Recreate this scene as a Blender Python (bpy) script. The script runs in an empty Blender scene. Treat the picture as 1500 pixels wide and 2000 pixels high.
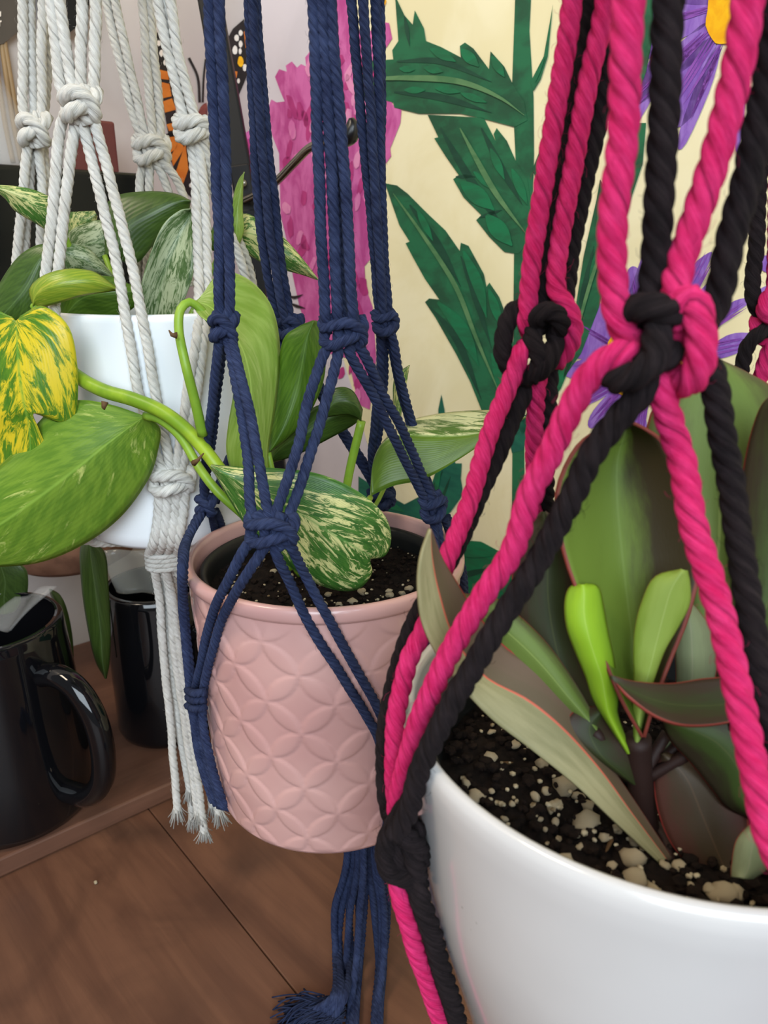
import bpy, bmesh, math, random
from mathutils import Vector, noise, Matrix
from mathutils.geometry import tessellate_polygon
random.seed(7)

# ------------------------------------------------------------------ camera, light, exposure
scene = bpy.context.scene
COL = scene.collection
F = 1500.0                       # focal length in pixels of the 1500 x 2000 frame
PITCH = math.radians(18.5)
CAMZ = 0.40
cam = bpy.data.cameras.new('camera')
cam.sensor_fit = 'VERTICAL'; cam.sensor_height = 36.0
cam.lens = 36.0 * F / 2000.0
cam.clip_start = 0.005
cam.dof.use_dof = True
cam.dof.focus_distance = 0.36
cam.dof.aperture_fstop = 20
camo = bpy.data.objects.new('camera', cam); COL.objects.link(camo)
camo.location = (0, 0, CAMZ)
camo.rotation_euler = (math.radians(90) - PITCH, 0, 0)
scene.camera = camo

world = bpy.data.worlds.new('world'); scene.world = world
world.use_nodes = True
world.node_tree.nodes['Background'].inputs[0].default_value = (0.95, 0.97, 1.0, 1)
world.node_tree.nodes['Background'].inputs[1].default_value = 0.12

def area(name, loc, target, size, size_y, power, color):
    l = bpy.data.lights.new(name, 'AREA'); l.shape = 'RECTANGLE'
    l.size = size; l.size_y = size_y; l.energy = power; l.color = color
    o = bpy.data.objects.new(name, l); COL.objects.link(o)
    o.location = loc
    d = Vector(target) - Vector(loc)
    o.rotation_euler = d.to_track_quat('-Z', 'Y').to_euler()
    return o
area('window_daylight', (0.15, -1.5, 1.15), (-0.05, 0.45, 0.25), 1.7, 1.2, 38, (0.80, 0.91, 1.0))
area('shop_ceiling_light', (-0.85, -0.15, 1.7), (0.05, 0.45, 0.25), 0.5, 0.3, 9, (1.0, 0.84, 0.64))

vs = scene.view_settings
vs.view_transform = 'Standard'; vs.look = 'None'; vs.gamma = 1.0
vs.use_curve_mapping = False
vs.exposure = 0.58

# ------------------------------------------------------------------ geometry helpers
CP, SP = math.cos(PITCH), math.sin(PITCH)
def ray(px, py):
    x = (px - 750.0) / F; u = -(py - 1000.0) / F
    return Vector((x, CP + u * SP, -SP + u * CP))
def P(px, py, Y):
    """the point at forward distance Y (metres) seen in that direction"""
    d = ray(px, py)
    return Vector((0, 0, CAMZ)) + d * (Y / d.y)

def mk(name, verts, faces, mat=None, parent=None, smooth=True, uvs=None):
    me = bpy.data.meshes.new(name)
    me.from_pydata([tuple(v) for v in verts], [], faces)
    if uvs is not None:
        uvl = me.uv_layers.new(name='UVMap')
        flat = []
        for p in me.polygons:
            for li, vi in zip(p.loop_indices, p.vertices):
                flat.extend(uvs[vi])
        uvl.data.foreach_set('uv', flat)
    if smooth:
        me.polygons.foreach_set('use_smooth', [True] * len(me.polygons))
    if mat is not None:
        me.materials.append(mat)
    me.update()
    o = bpy.data.objects.new(name, me); COL.objects.link(o)
    if parent is not None:
        o.parent = parent
    return o

def tag(o, label=None, cat=None, group=None, kind=None):
    if label: o['label'] = label
    if cat: o['category'] = cat
    if group: o['group'] = group
    if kind: o['kind'] = kind
    return o

def thing(name, label, cat, loc=(0, 0, 0), group=None):
    o = bpy.data.objects.new(name, None); COL.objects.link(o)
    o.empty_display_size = 0.02
    return tag(o, label, cat, group)

def cr(pts, step):
    """Catmull-Rom through pts, resampled about every step"""
    pts = [Vector(p) for p in pts]
    if len(pts) == 2:
        n = max(2, int((pts[1] - pts[0]).length / step))
        return [pts[0].lerp(pts[1], i / n) for i in range(n + 1)]
    ext = [pts[0] * 2 - pts[1]] + pts + [pts[-1] * 2 - pts[-2]]
    out = []
    for i in range(1, len(ext) - 2):
        p0, p1, p2, p3 = ext[i - 1:i + 3]
        n = max(1, int(round((p2 - p1).length / step)))
        # centripetal-like tangents
        d0 = max((p1 - p0).length, 1e-6) ** .5; d1 = max((p2 - p1).length, 1e-6) ** .5; d2 = max((p3 - p2).length, 1e-6) ** .5
        m1 = (p2 - p1) + ((p1 - p0) / d0 - (p2 - p0) / (d0 + d1)) * d1
        m2 = (p2 - p1) + ((p3 - p2) / d2 - (p3 - p1) / (d1 + d2)) * d1
        for k in range(n):
            t = k / n; t2 = t * t; t3 = t2 * t
            out.append(p1 * (2 * t3 - 3 * t2 + 1) + m1 * (t3 - 2 * t2 + t) + p2 * (-2 * t3 + 3 * t2) + m2 * (t3 - t2))
    out.append(pts[-1])
    return out

def tube_data(path, rad, n=12, lobes=0, lead=0.0, depth=0.2, phase=0.0, caps=True):
    """verts, faces, uvs of a swept tube; rad is a number or f(t); lobes > 0 makes a laid (twisted) rope"""
    N = len(path)
    verts, faces, uvs = [], [], []
    T = []
    for i in range(N):
        a = path[max(0, i - 1)]; b = path[min(N - 1, i + 1)]
        d = b - a
        T.append(d.normalized() if d.length > 1e-9 else Vector((0, 0, 1)))
    ref = Vector((0, -1, 0)) if abs(T[0].y) < 0.9 else Vector((1, 0, 0))
    nrm = (ref - T[0] * ref.dot(T[0])).normalized()
    s = 0.0
    for i in range(N):
        if i:
            s += (path[i] - path[i - 1]).length
            nrm = nrm - T[i] * nrm.dot(T[i])
            nrm = nrm.normalized() if nrm.length > 1e-9 else Vector((1, 0, 0))
        bn = T[i].cross(nrm)
        r = rad(i / (N - 1)) if callable(rad) else rad
        tw = (s / lead * 2 * math.pi if lead else 0.0) + phase
        for k in range(n):
            th = 2 * math.pi * k / n
            rr = r
            if lobes:
                # grid turns with the strands, so the grooves stay sharp
                ph = (th * lobes / (2 * math.pi)) % 1.0
                ph = (ph - .5) * 2 * math.pi / lobes          # angle off the strand's middle
                cc_ = .44; rs_ = .56
                rr = r * (cc_ * math.cos(ph) + math.sqrt(max(0.0, rs_ * rs_ - (cc_ * math.sin(ph)) ** 2)))
            ang = th + tw
            verts.append(path[i] + (nrm * math.cos(ang) + bn * math.sin(ang)) * rr)
            uvs.append((k / n, s / (r * 2) if r > 1e-9 else 0))
    for i in range(N - 1):
        for k in range(n):
            k2 = (k + 1) % n
            faces.append((i * n + k, i * n + k2, (i + 1) * n + k2, (i + 1) * n + k))
    if caps:
        faces.append(tuple(reversed(range(n))))
        faces.append(tuple(range((N - 1) * n, N * n)))
    return verts, faces, uvs

class Bag:
    def __init__(s): s.v, s.f, s.u = [], [], []
    def add(s, d):
        o = len(s.v); s.v += d[0]; s.f += [tuple(i + o for i in f) for f in d[1]]
        s.u += d[2] if len(d) > 2 and d[2] else [(0, 0)] * len(d[0])
    def build(s, name, mat, parent=None, smooth=True):
        return mk(name, s.v, s.f, mat, parent, smooth, s.u)

LEADK = -6.2     # rope lead in radii, negative = the way these cords are laid
def rope_data(pts, R, n=18, res=0.5, lead=LEADK, jitter=True, depth=.2):
    path = cr(pts, R * res)
    if jitter:
        sd = random.random() * 50
        path = [p + Vector((noise.noise(Vector((sd, 0, p.z * 60))), noise.noise(Vector((sd, 9, p.z * 60))), 0)) * R * .18 for p in path]
    return tube_data(path, R, n, 4, lead * R, depth, random.random() * 6)
FUZZ = {}
def note_fuzz(pts, R, parent, mat, dens=650):
    path = cr(pts, R * 1.5)
    lst = FUZZ.setdefault((parent.name, mat.name), [])
    L = sum((b - a).length for a, b in zip(path, path[1:]))
    for i in range(int(L * dens)):
        k = random.randrange(len(path) - 1)
        lst.append((path[k].lerp(path[k + 1], random.random()), (path[k + 1] - path[k]).normalized(), R))
def build_fuzz(parent, mat):
    b = Bag()
    for p, t, R in FUZZ.get((parent.name, mat.name), []):
        if p.z > CAMZ + .17: continue
        a = Vector((random.gauss(0, 1), random.gauss(0, 1), random.gauss(0, 1))); a -= t * a.dot(t)
        if a.length < .1: continue
        a.normalize(); s_ = p + a * R * .9
        L = random.uniform(.2, .75) * R; side = t * random.uniform(-1.2, 1.2) * L
        b.add(tube_data([s_, s_ + a * L * .6 + side * .6, s_ + a * L * .75 + side * 1.5], R * .010 + .00001, 3, caps=False))
    o = b.build('fuzz', mat, parent); o['kind'] = 'stuff'
    return o
def rope(name, pts, R, mat, parent, n=18, res=0.5, **k):
    note_fuzz(pts, R, parent, mat)
    d = rope_data(pts, R, n, res, **k)
    return mk(name, d[0], d[1], mat, parent, True, d[2])
def tube(name, pts, rad, mat, parent=None, n=12, step=0.003):
    d = tube_data(cr(pts, step), rad, n)
    return mk(name, d[0], d[1], mat, parent, True, d[2])

def lathe_data(profile, center, n=64, closed=False):
    cx, cy = center
    verts, faces, uvs = [], [], []
    for j, (r, z) in enumerate(profile):
        for k in range(n):
            a = 2 * math.pi * k / n
            verts.append(Vector((cx + r * math.cos(a), cy + r * math.sin(a), z)))
            uvs.append((k / n, j / max(1, len(profile) - 1)))
    m = len(profile)
    for j in range(m - 1 + (1 if closed else 0)):
        j2 = (j + 1) % m
        for k in range(n):
            k2 = (k + 1) % n
            faces.append((j * n + k, j * n + k2, j2 * n + k2, j2 * n + k))
    return verts, faces, uvs
def lathe(name, profile, center, mat, parent=None, n=64, closed=False):
    d = lathe_data(profile, center, n, closed)
    o = mk(name, d[0], d[1], mat, parent, True, d[2])
    bm = bmesh.new(); bm.from_mesh(o.data)
    bmesh.ops.remove_doubles(bm, verts=bm.verts, dist=1e-6)
    bmesh.ops.recalc_face_normals(bm, faces=bm.faces)
    bm.to_mesh(o.data); bm.free()
    o.data.polygons.foreach_set('use_smooth', [True] * len(o.data.polygons))
    return o

def box_data(a, b, M=None):
    v = [Vector((x, y, z)) for z in (a[2], b[2]) for y in (a[1], b[1]) for x in (a[0], b[0])]
    if M: v = [M @ p for p in v]
    f = [(0, 2, 3, 1), (4, 5, 7, 6), (0, 1, 5, 4), (2, 6, 7, 3), (0, 4, 6, 2), (1, 3, 7, 5)]
    return v, f, None
def bevel(o, w, seg=2):
    m = o.modifiers.new('bevel', 'BEVEL'); m.width = w; m.segments = seg; m.limit_method = 'ANGLE'
    return o

# ------------------------------------------------------------------ materials
def srgb(r, g, b):
    f = lambda c: ((c / 255) / 12.92) if c / 255 <= .04045 else ((c / 255 + .055) / 1.055) ** 2.4
    return (f(r), f(g), f(b), 1)

class NT:
    def __init__(s, name):
        s.m = bpy.data.materials.new(name); s.m.use_nodes = True
        s.t = s.m.node_tree; s.bsdf = s.t.nodes['Principled BSDF']; s.out = s.t.nodes['Material Output']
    def n(s, kind, **k):
        nd = s.t.nodes.new(kind)
        for a, v in k.items():
            if a.startswith('i_'):
                key = a[2:]
                nd.inputs[int(key) if key.isdigit() else key].default_value = v
            else: setattr(nd, a, v)
        return nd
    def l(s, a, b): s.t.links.new(a, b)
    def math(s, op, a, b=None, clamp=False):
        nd = s.n('ShaderNodeMath', operation=op); nd.use_clamp = clamp
        for i, x in enumerate((a, b)):
            if x is None: continue
            if isinstance(x, (int, float)): nd.inputs[i].default_value = x
            else: s.l(x, nd.inputs[i])
        return nd.outputs[0]
    def mix(s, fac, a, b):
        nd = s.n('ShaderNodeMix', data_type='RGBA')
        for i, x in ((0, fac), (6, a), (7, b)):
            if isinstance(x, (int, float, tuple)): nd.inputs[i].default_value = x
            else: s.l(x, nd.inputs[i])
        return nd.outputs[2]
    def ramp(s, fac, lo, hi):
        nd = s.n('ShaderNodeMapRange', i_1=lo, i_2=hi, i_3=0.0, i_4=1.0); nd.interpolation_type = 'SMOOTHSTEP'
        s.l(fac, nd.inputs[0]); return nd.outputs[0]
    def noise(s, vec, scale, detail=3, rough=.55, dist=0.0):
        nd = s.n('ShaderNodeTexNoise', i_Scale=scale, i_Detail=detail, i_Roughness=rough, i_Distortion=dist)
        if vec is not None: s.l(vec, nd.inputs['Vector'])
        return nd.outputs['Fac']
    def mapping(s, vec, scale=(1, 1, 1), rot=(0, 0, 0), loc=(0, 0, 0)):
        nd = s.n('ShaderNodeMapping'); nd.inputs['Scale'].default_value = scale
        nd.inputs['Rotation'].default_value = rot; nd.inputs['Location'].default_value = loc
        s.l(vec, nd.inputs['Vector']); return nd.outputs[0]
    def bump(s, h, strength, dist):
        nd = s.n('ShaderNodeBump', i_Strength=strength, i_Distance=dist)
        s.l(h, nd.inputs['Height']); s.l(nd.outputs[0], s.bsdf.inputs['Normal'])
    def tc(s): return s.n('ShaderNodeTexCoord')
    def set(s, **k):
        for a, v in k.items(): s.bsdf.inputs[a.replace('_', ' ')].default_value = v
    def color(s, c):
        if isinstance(c, tuple): s.bsdf.inputs['Base Color'].default_value = c
        else: s.l(c, s.bsdf.inputs['Base Color'])

def mat_rope(name, c, c2, sheen=.25):
    t = NT(name); tc = t.tc()
    uv = tc.outputs['UV']
    fib = t.noise(t.mapping(uv, (60, 1.1, 1)), 1.0, 4, .65)
    big = t.noise(tc.outputs['Object'], 160, 2)
    f = t.math('ADD', t.math('MULTIPLY', fib, .75), t.math('MULTIPLY', big, .25))
    t.color(t.mix(t.ramp(f, .36, .66), c2, c))
    t.set(Roughness=.93, Sheen_Weight=sheen, Sheen_Roughness=.5, Specular_IOR_Level=.15)
    t.bsdf.inputs['Sheen Tint'].default_value = (c[0], c[1], c[2], 1)
    t.bump(fib, .9, .0009)
    return t.m

def mat_plain(name, c, rough=.5, spec=.5, metal=0.0, c2=None, scale=40, bump=0.0, coat=0.0):
    t = NT(name); tc = t.tc()
    nz = t.noise(tc.outputs['Object'], scale, 4)
    t.color(t.mix(t.ramp(nz, .3, .7), c, c2 if c2 else (c[0] * .85, c[1] * .85, c[2] * .85, 1)))
    t.set(Roughness=rough, Specular_IOR_Level=spec, Metallic=metal, Coat_Weight=coat, Coat_Roughness=.05)
    if bump: t.bump(nz, bump, .001)
    return t.m

def mat_pothos(name, g1, g2, var, lo, hi, sv=9.0, su=2.2, seed=0.0, slant=.45, vein=None, tip_var=0.0, trans=.22, rough=.34, other=None):
    """green leaf with cream or yellow flecks that run along the side veins"""
    t = NT(name); tc = t.tc()
    sep = t.n('ShaderNodeSeparateXYZ'); t.l(tc.outputs['UV'], sep.inputs[0])
    u, v = sep.outputs[0], sep.outputs[1]
    a = t.math('MULTIPLY', t.math('ABSOLUTE', t.math('SUBTRACT', u, .5)), 2)
    w = t.math('SUBTRACT', v, t.math('MULTIPLY', a, slant))
    cmb = t.n('ShaderNodeCombineXYZ'); t.l(t.math('MULTIPLY', u, su), cmb.inputs[0])
    t.l(t.math('MULTIPLY', w, sv), cmb.inputs[1]); cmb.inputs[2].default_value = seed
    streak = t.noise(cmb.outputs[0], 1.3, 8, .74, .9)
    patch = t.noise(t.mapping(tc.outputs['UV'], (1, 1, 1), loc=(seed, seed * 2, 0)), 3.4, 2, .5)
    sm = t.math('ADD', t.math('MULTIPLY', streak, .76), t.math('MULTIPLY', patch, .24))
    if tip_var: sm = t.math('ADD', sm, t.math('MULTIPLY', t.math('SUBTRACT', v, .5), tip_var))
    base = t.mix(t.ramp(t.noise(cmb.outputs[0], 3.0, 3), .35, .65), g1, g2)
    col = t.mix(t.ramp(sm, lo, hi), base, var)
    if other: col = t.mix(t.ramp(u, .49, .52), col, t.mix(t.ramp(streak, .3, .7), other, (other[0] * 1.5, other[1] * 1.4, other[2] * 1.4, 1)))
    rib = t.ramp(a, .045, .0)
    if vein is None: vein = tuple(min(1, x * 1.5 + .03) for x in g2[:3]) + (1,)
    col = t.mix(t.math('MULTIPLY', rib, .6), col, vein)
    edge = t.ramp(a, .965, 1.0)
    col = t.mix(t.math('MULTIPLY', edge, .5), col, vein)
    t.color(col)
    t.set(Roughness=rough, Specular_IOR_Level=.45)
    vb = t.n('ShaderNodeTexWave', i_Scale=2.4, i_Distortion=1.2); t.l(cmb.outputs[0], vb.inputs['Vector'])
    t.bump(t.math('ADD', vb.outputs['Fac'], t.math('MULTIPLY', streak, .8)), .07, .001)
    tr = t.n('ShaderNodeBsdfTranslucent'); t.l(col, tr.inputs[0])
    mx = t.n('ShaderNodeMixShader', i_0=trans)
    t.l(t.bsdf.outputs[0], mx.inputs[1]); t.l(tr.outputs[0], mx.inputs[2]); t.l(mx.outputs[0], t.out.inputs[0])
    return t.m

def mat_peperomia(name, core, rim, edge, rib, seed=0.0, spread=.5, trans=.08, rough=.38, ribw=.03, edgew=.95, other=None, asym=0.0, edge2=None):
    t = NT(name); tc = t.tc()
    sep = t.n('ShaderNodeSeparateXYZ'); t.l(tc.outputs['UV'], sep.inputs[0])
    u, v = sep.outputs[0], sep.outputs[1]
    a = t.math('MULTIPLY', t.math('ABSOLUTE', t.math('SUBTRACT', u, .5)), 2)
    nz = t.noise(t.mapping(tc.outputs['UV'], (3, 2, 1), loc=(seed, seed, seed)), 2.0, 5, .6)
    f = t.math('ADD', a, t.math('MULTIPLY', t.math('SUBTRACT', nz, .5), 1.1))
    if asym: f = t.math('ADD', f, t.math('MULTIPLY', t.math('SUBTRACT', u, .5), asym))
    col = t.mix(t.ramp(f, spread - .35, spread + .4), core, rim)
    if other: col = t.mix(t.ramp(u, .49, .51), col, t.mix(t.ramp(nz, .35, .7), other, (other[0] * .7, other[1] * .72, other[2] * .65, 1)))
    col = t.mix(t.math('MULTIPLY', t.ramp(a, ribw, ribw * .3), .85), col, rib)
    eg = t.ramp(a, edgew, edgew + .03)
    if other: eg = t.math('MULTIPLY', eg, t.ramp(u, .6, .4))
    col = t.mix(eg, col, edge)
    t.color(col)
    t.set(Roughness=rough + .12, Specular_IOR_Level=.28)
    t.bump(t.noise(t.mapping(tc.outputs['UV'], (60, 26, 1)), 2.0, 3), .12, .0008)
    tr = t.n('ShaderNodeBsdfTranslucent'); t.l(col, tr.inputs[0])
    mx = t.n('ShaderNodeMixShader', i_0=trans)
    t.l(t.bsdf.outputs[0], mx.inputs[1]); t.l(tr.outputs[0], mx.inputs[2]); t.l(mx.outputs[0], t.out.inputs[0])
    return t.m

def mat_wood(name, c1, c2, c3, ang, rough=.42):
    t = NT(name); tc = t.tc()
    rot = t.mapping(tc.outputs['Object'], (1, 1, 1), (0, 0, -ang))
    st = t.mapping(rot, (1.6, 14, 14))
    big = t.noise(st, 2.2, 4, .6, 1.2)
    fine = t.noise(t.mapping(rot, (9, 160, 160)), 2.0, 4, .65)
    blot = t.noise(rot, 11, 4, .6, .8)
    col = t.mix(t.ramp(big, .32, .68), c1, c2)
    col = t.mix(t.math('MULTIPLY', t.ramp(blot, .45, .75), .6), col, c3)
    col = t.mix(t.math('MULTIPLY', t.ramp(fine, .45, .72), .18), col, (c1[0] * .4, c1[1] * .4, c1[2] * .4, 1))
    t.color(col); t.set(Roughness=rough, Specular_IOR_Level=.4)
    t.bump(fine, .12, .0006)
    return t.m

def mat_paint(name, c, c2, sx=1.0, sz=1.0, scale=55, rough=.55, lo=.35, hi=.65):
    """wall paint with brush marks"""
    t = NT(name); tc = t.tc()
    nz = t.noise(t.mapping(tc.outputs['Object'], (sx, sx, sz)), scale, 4, .6, .6)
    t.color(t.mix(t.ramp(nz, lo, hi), c, c2)); t.set(Roughness=rough, Specular_IOR_Level=.3)
    t.bump(nz, .08, .0005)
    return t.m

def mat_glass_black(name, c=(.004, .004, .005, 1), rough=.06):
    t = NT(name); t.color(c)
    t.set(Roughness=rough, Specular_IOR_Level=.42, Coat_Weight=.1, Coat_Roughness=.03)
    return t.m

def mat_clear(name, tint=(.7, .72, .72, 1), alpha=.11, rough=.08):
    t = NT(name); t.color(tint); t.set(Roughness=rough, Alpha=alpha, Specular_IOR_Level=.6)
    return t.m

M = {}
M['pink_cord'] = mat_rope('hot pink cotton', srgb(236, 62, 128), srgb(198, 20, 84), .3)
M['black_cord'] = mat_rope('black cotton', srgb(44, 36, 38), srgb(16, 12, 14), .4)
M['navy_cord'] = mat_rope('navy cotton', srgb(66, 78, 114), srgb(28, 34, 62), .3)
M['cream_cord'] = mat_rope('natural cotton', srgb(246, 244, 238), srgb(214, 209, 198), .15)
M['white_glaze'] = None
def mat_glaze(name, c, c2, rough=.16, speck=False):
    t = NT(name); tc = t.tc()
    nz = t.noise(tc.outputs['Object'], 14, 3)
    col = t.mix(t.ramp(nz, .35, .7), c, c2)
    if speck:
        vo = t.n('ShaderNodeTexVoronoi', i_Scale=260.0, i_Randomness=1.0); t.l(tc.outputs['Object'], vo.inputs['Vector'])
        gate = t.ramp(t.noise(tc.outputs['Object'], 46, 1), .70, .74)
        sp = t.math('MULTIPLY', t.ramp(vo.outputs['Distance'], .16, .06), gate)
        col = t.mix(t.math('MULTIPLY', sp, .6), col, (.12, .1, .08, 1))
    t.color(col); t.set(Roughness=rough, Specular_IOR_Level=.5, Coat_Weight=.4, Coat_Roughness=.06)
    return t.m
M['white_glaze'] = mat_glaze('white glaze', srgb(206, 204, 203), srgb(200, 198, 197), .2, True)
M['white_glaze2'] = mat_glaze('white satin glaze', srgb(238, 242, 244), srgb(232, 236, 240), .25)
M['pink_glaze'] = mat_glaze('blush pink glaze', srgb(208, 164, 158), srgb(192, 146, 142), .32)
M['black_plastic'] = mat_plain('black nursery plastic', srgb(20, 22, 22), .45, .4)
M['black_glass'] = mat_glass_black('black glass')
M['black_metal'] = mat_plain('black painted metal', srgb(18, 18, 20), .5, .25)
M['black_gloss'] = mat_plain('black lacquer', srgb(14, 16, 16), .22, .22)
M['steel'] = mat_plain('brushed steel', srgb(150, 142, 130), .25, .5, 1.0)
M['rubber'] = mat_plain('black rubber', srgb(16, 14, 18), .3, .5)
M['soil'] = mat_plain('potting soil', srgb(28, 20, 16), .95, .15, 0, srgb(12, 8, 7), 260, .9)
M['perlite'] = mat_plain('perlite', srgb(214, 200, 172), .9, .2, 0, srgb(150, 128, 92), 420, .6)
M['bark'] = mat_plain('bark chip', srgb(120, 92, 60), .9, .2, 0, srgb(70, 48, 30), 200, .5)
M['wood'] = mat_wood('walnut stained wood', srgb(112, 77, 58), srgb(92, 61, 46), srgb(70, 46, 36), math.radians(-47))
M['wood_board'] = mat_wood('stained pine board', srgb(112, 78, 62), srgb(96, 65, 51), srgb(80, 54, 42), math.radians(40))
M['clear'] = mat_clear('clear plastic')
M['clear_dim'] = mat_clear('smoky clear plastic', (.4, .42, .4, 1), .3, .1)
M['terracotta'] = mat_plain('terracotta', srgb(146, 104, 82), .75, .25, 0, srgb(118, 82, 64), 60, .2)
M['vine'] = mat_plain('pothos vine', srgb(152, 178, 44), .4, .4, 0, srgb(110, 145, 30), 60, .1)
M['petiole'] = mat_plain('pothos petiole', srgb(136, 168, 52), .4, .4, 0, srgb(110, 148, 40), 60, .1)
M['node'] = mat_plain('dry brown sheath', srgb(96, 70, 42), .7, .3)

G = srgb
M['po_yellow'] = mat_pothos('golden flecked leaf', G(72, 122, 30), G(96, 142, 34), G(226, 204, 44), .47, .55, 8.5, 5.0, 1.3)
M['po_big'] = mat_pothos('bright green leaf', G(98, 136, 40), G(122, 156, 50), G(190, 202, 110), .56, .66, 8, 4.2, 4.1)
M['po_plain'] = mat_pothos('plain green leaf', G(68, 104, 24), G(86, 122, 34), G(170, 190, 60), .66, .8, 6, 2.0, 7.7)
M['po_dark'] = mat_pothos('deep green leaf', G(60, 86, 34), G(74, 102, 40), G(140, 164, 84), .66, .8, 6, 2.0, 2.2)
M['po_pale'] = mat_pothos('pale green leaf', G(128, 160, 60), G(150, 178, 84), G(184, 200, 120), .5, .7, 5, 2.0, 9.2)
M['po_marble'] = mat_pothos('marbled leaf', G(62, 110, 44), G(86, 132, 56), G(222, 220, 150), .49, .53, 9, 6.0, 5.5)
M['po_marble2'] = mat_pothos('lightly marbled leaf', G(56, 104, 40), G(80, 128, 52), G(222, 220, 150), .51, .55, 10, 7.0, 12.5)
M['po_right'] = mat_pothos('cream edged leaf', G(66, 108, 34), G(84, 124, 40), G(226, 228, 176), .45, .53, 6, 5.0, 15.5, other=G(86, 116, 34))
M['po_silver'] = mat_pothos('silvery flecked leaf', G(70, 100, 50), G(92, 120, 70), G(182, 194, 156), .45, .55, 6, 10, 3.4)
M['po_folded'] = mat_pothos('yellow green folded leaf', G(124, 152, 44), G(150, 168, 50), G(206, 196, 84), .5, .68, 5, 2.0, 6.1)
M['po_murk'] = mat_pothos('dark olive leaf', G(48, 66, 26), G(58, 78, 32), G(90, 112, 50), .66, .8, 6, 2.0, 2.9)
M['pe_dark'] = mat_peperomia('dark peperomia leaf', G(62, 78, 34), G(52, 44, 30), G(116, 52, 42), G(80, 88, 46), 1.0, .45)
M['pe_green'] = mat_peperomia('green peperomia leaf', G(98, 118, 54), G(72, 74, 40), G(120, 60, 46), G(128, 146, 78), 2.0, .62)
M['pe_brown'] = mat_peperomia('bronze peperomia leaf', G(92, 78, 58), G(100, 80, 64), G(170, 66, 60), G(206, 96, 76), 3.0, .5, ribw=.05, other=G(154, 146, 108))
M['pe_big'] = mat_peperomia('half bronze peperomia leaf', G(100, 124, 44), G(54, 46, 26), G(128, 58, 48), G(110, 134, 60), 2.6, .42, asym=1.7)
M['pe_young'] = mat_peperomia('young lime peperomia leaf', G(150, 190, 44), G(132, 172, 44), G(150, 110, 60), G(176, 206, 84), 4.0, .7, .2, edgew=.97)
M['pe_young2'] = mat_peperomia('pale lime peperomia leaf', G(164, 190, 88), G(140, 168, 62), G(140, 100, 60), G(190, 210, 120), 5.0, .7, .2, edgew=.97)
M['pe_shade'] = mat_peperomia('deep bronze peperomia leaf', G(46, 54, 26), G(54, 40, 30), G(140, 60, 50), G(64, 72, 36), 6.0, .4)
M['pe_grey'] = mat_peperomia('grey green peperomia underside', G(132, 140, 104), G(120, 124, 92), G(170, 66, 60), G(150, 150, 120), 7.0, .5)
M['pe_brown2'] = mat_peperomia('wine brown peperomia leaf', G(66, 54, 38), G(80, 48, 40), G(160, 66, 60), G(84, 66, 48), 8.0, .5)
M['pe_stem'] = mat_plain('dark red stem', srgb(44, 26, 22), .6, .3)

# ------------------------------------------------------------------ the room: two mural walls, a timber ledge
A40 = math.radians(40)
DL = Vector((math.cos(A40), math.sin(A40), 0))       # along the left wall, going away from the camera
NL = Vector((-math.sin(A40), math.cos(A40), 0))      # into the left wall
OFFL = 0.755
CORNER = Vector((-0.1305, 0.876, 0))
CORNER += NL * (OFFL - CORNER.dot(NL))
DR = Vector((math.sin(A40), -math.cos(A40), 0))      # along the right wall, coming towards the camera
NR = Vector((math.cos(A40), math.sin(A40), 0))       # into the right wall

M['wall_left'] = mat_paint('soft grey wall paint', srgb(196, 186, 180), srgb(184, 172, 166), 1, 1, 6)
M['wall_right'] = mat_paint('cream wall paint', srgb(246, 236, 196), srgb(238, 226, 180), 1, 1, 14)
def slab(name, org, along, into, length, h, t, mat):
    v = []
    for z in (-.02, h):
        for d in (0, t):
            for s in (0, length):
                v.append(org + along * s + into * d + Vector((0, 0, z)))
    f = [(0, 2, 3, 1), (4, 5, 7, 6), (0, 1, 5, 4), (2, 6, 7, 3), (0, 4, 6, 2), (1, 3, 7, 5)]
    o = mk(name, v, f, mat, None, False); o['kind'] = 'structure'; return o
wall_left = slab('wall_left', CORNER, -DL, NL, 1.5, 1.5, .06, M['wall_left'])
wall_right = slab('wall_right', CORNER, DR, NR, 1.5, 1.5, .06, M['wall_right'])

class Wall:
    def __init__(s, n, off, obj): s.n, s.off, s.obj = n, off, obj
    def hit(s, px, py, lift=0.0):
        d = ray(px, py); o = Vector((0, 0, CAMZ))
        return o + d * ((s.off - lift - o.dot(s.n)) / d.dot(s.n))
WL = Wall(NL, OFFL, wall_left)
WR = Wall(NR, CORNER.dot(NR), wall_right)

def smooth_poly(pts, sub=3):
    n = len(pts); out = []
    for i in range(n):
        p0, p1, p2, p3 = (Vector(pts[(i + k) % n]) for k in (-1, 0, 1, 2))
        for k in range(sub):
            t = k / sub
            out.append(tuple(.5 * ((2 * p1) + (-p0 + p2) * t + (2 * p0 - 5 * p1 + 4 * p2 - p3) * t * t + (-p0 + 3 * p1 - 3 * p2 + p3) * t ** 3)))
    return out
def paint_data(poly, wall, layer):
    v = [wall.hit(x, y, .0003 + layer * .0003) for x, y in poly]
    tris = tessellate_polygon([[Vector((x, y, 0)) for x, y in poly]])
    return v, [tuple(t) for t in tris], None
def paint(name, polys, wall, mat, layer=0, parent=None, soft=0):
    b = Bag()
    for p in polys:
        b.add(paint_data(smooth_poly(p, soft) if soft else p, wall, layer))
    return b.build(name, mat, parent or wall.obj, False)

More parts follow.
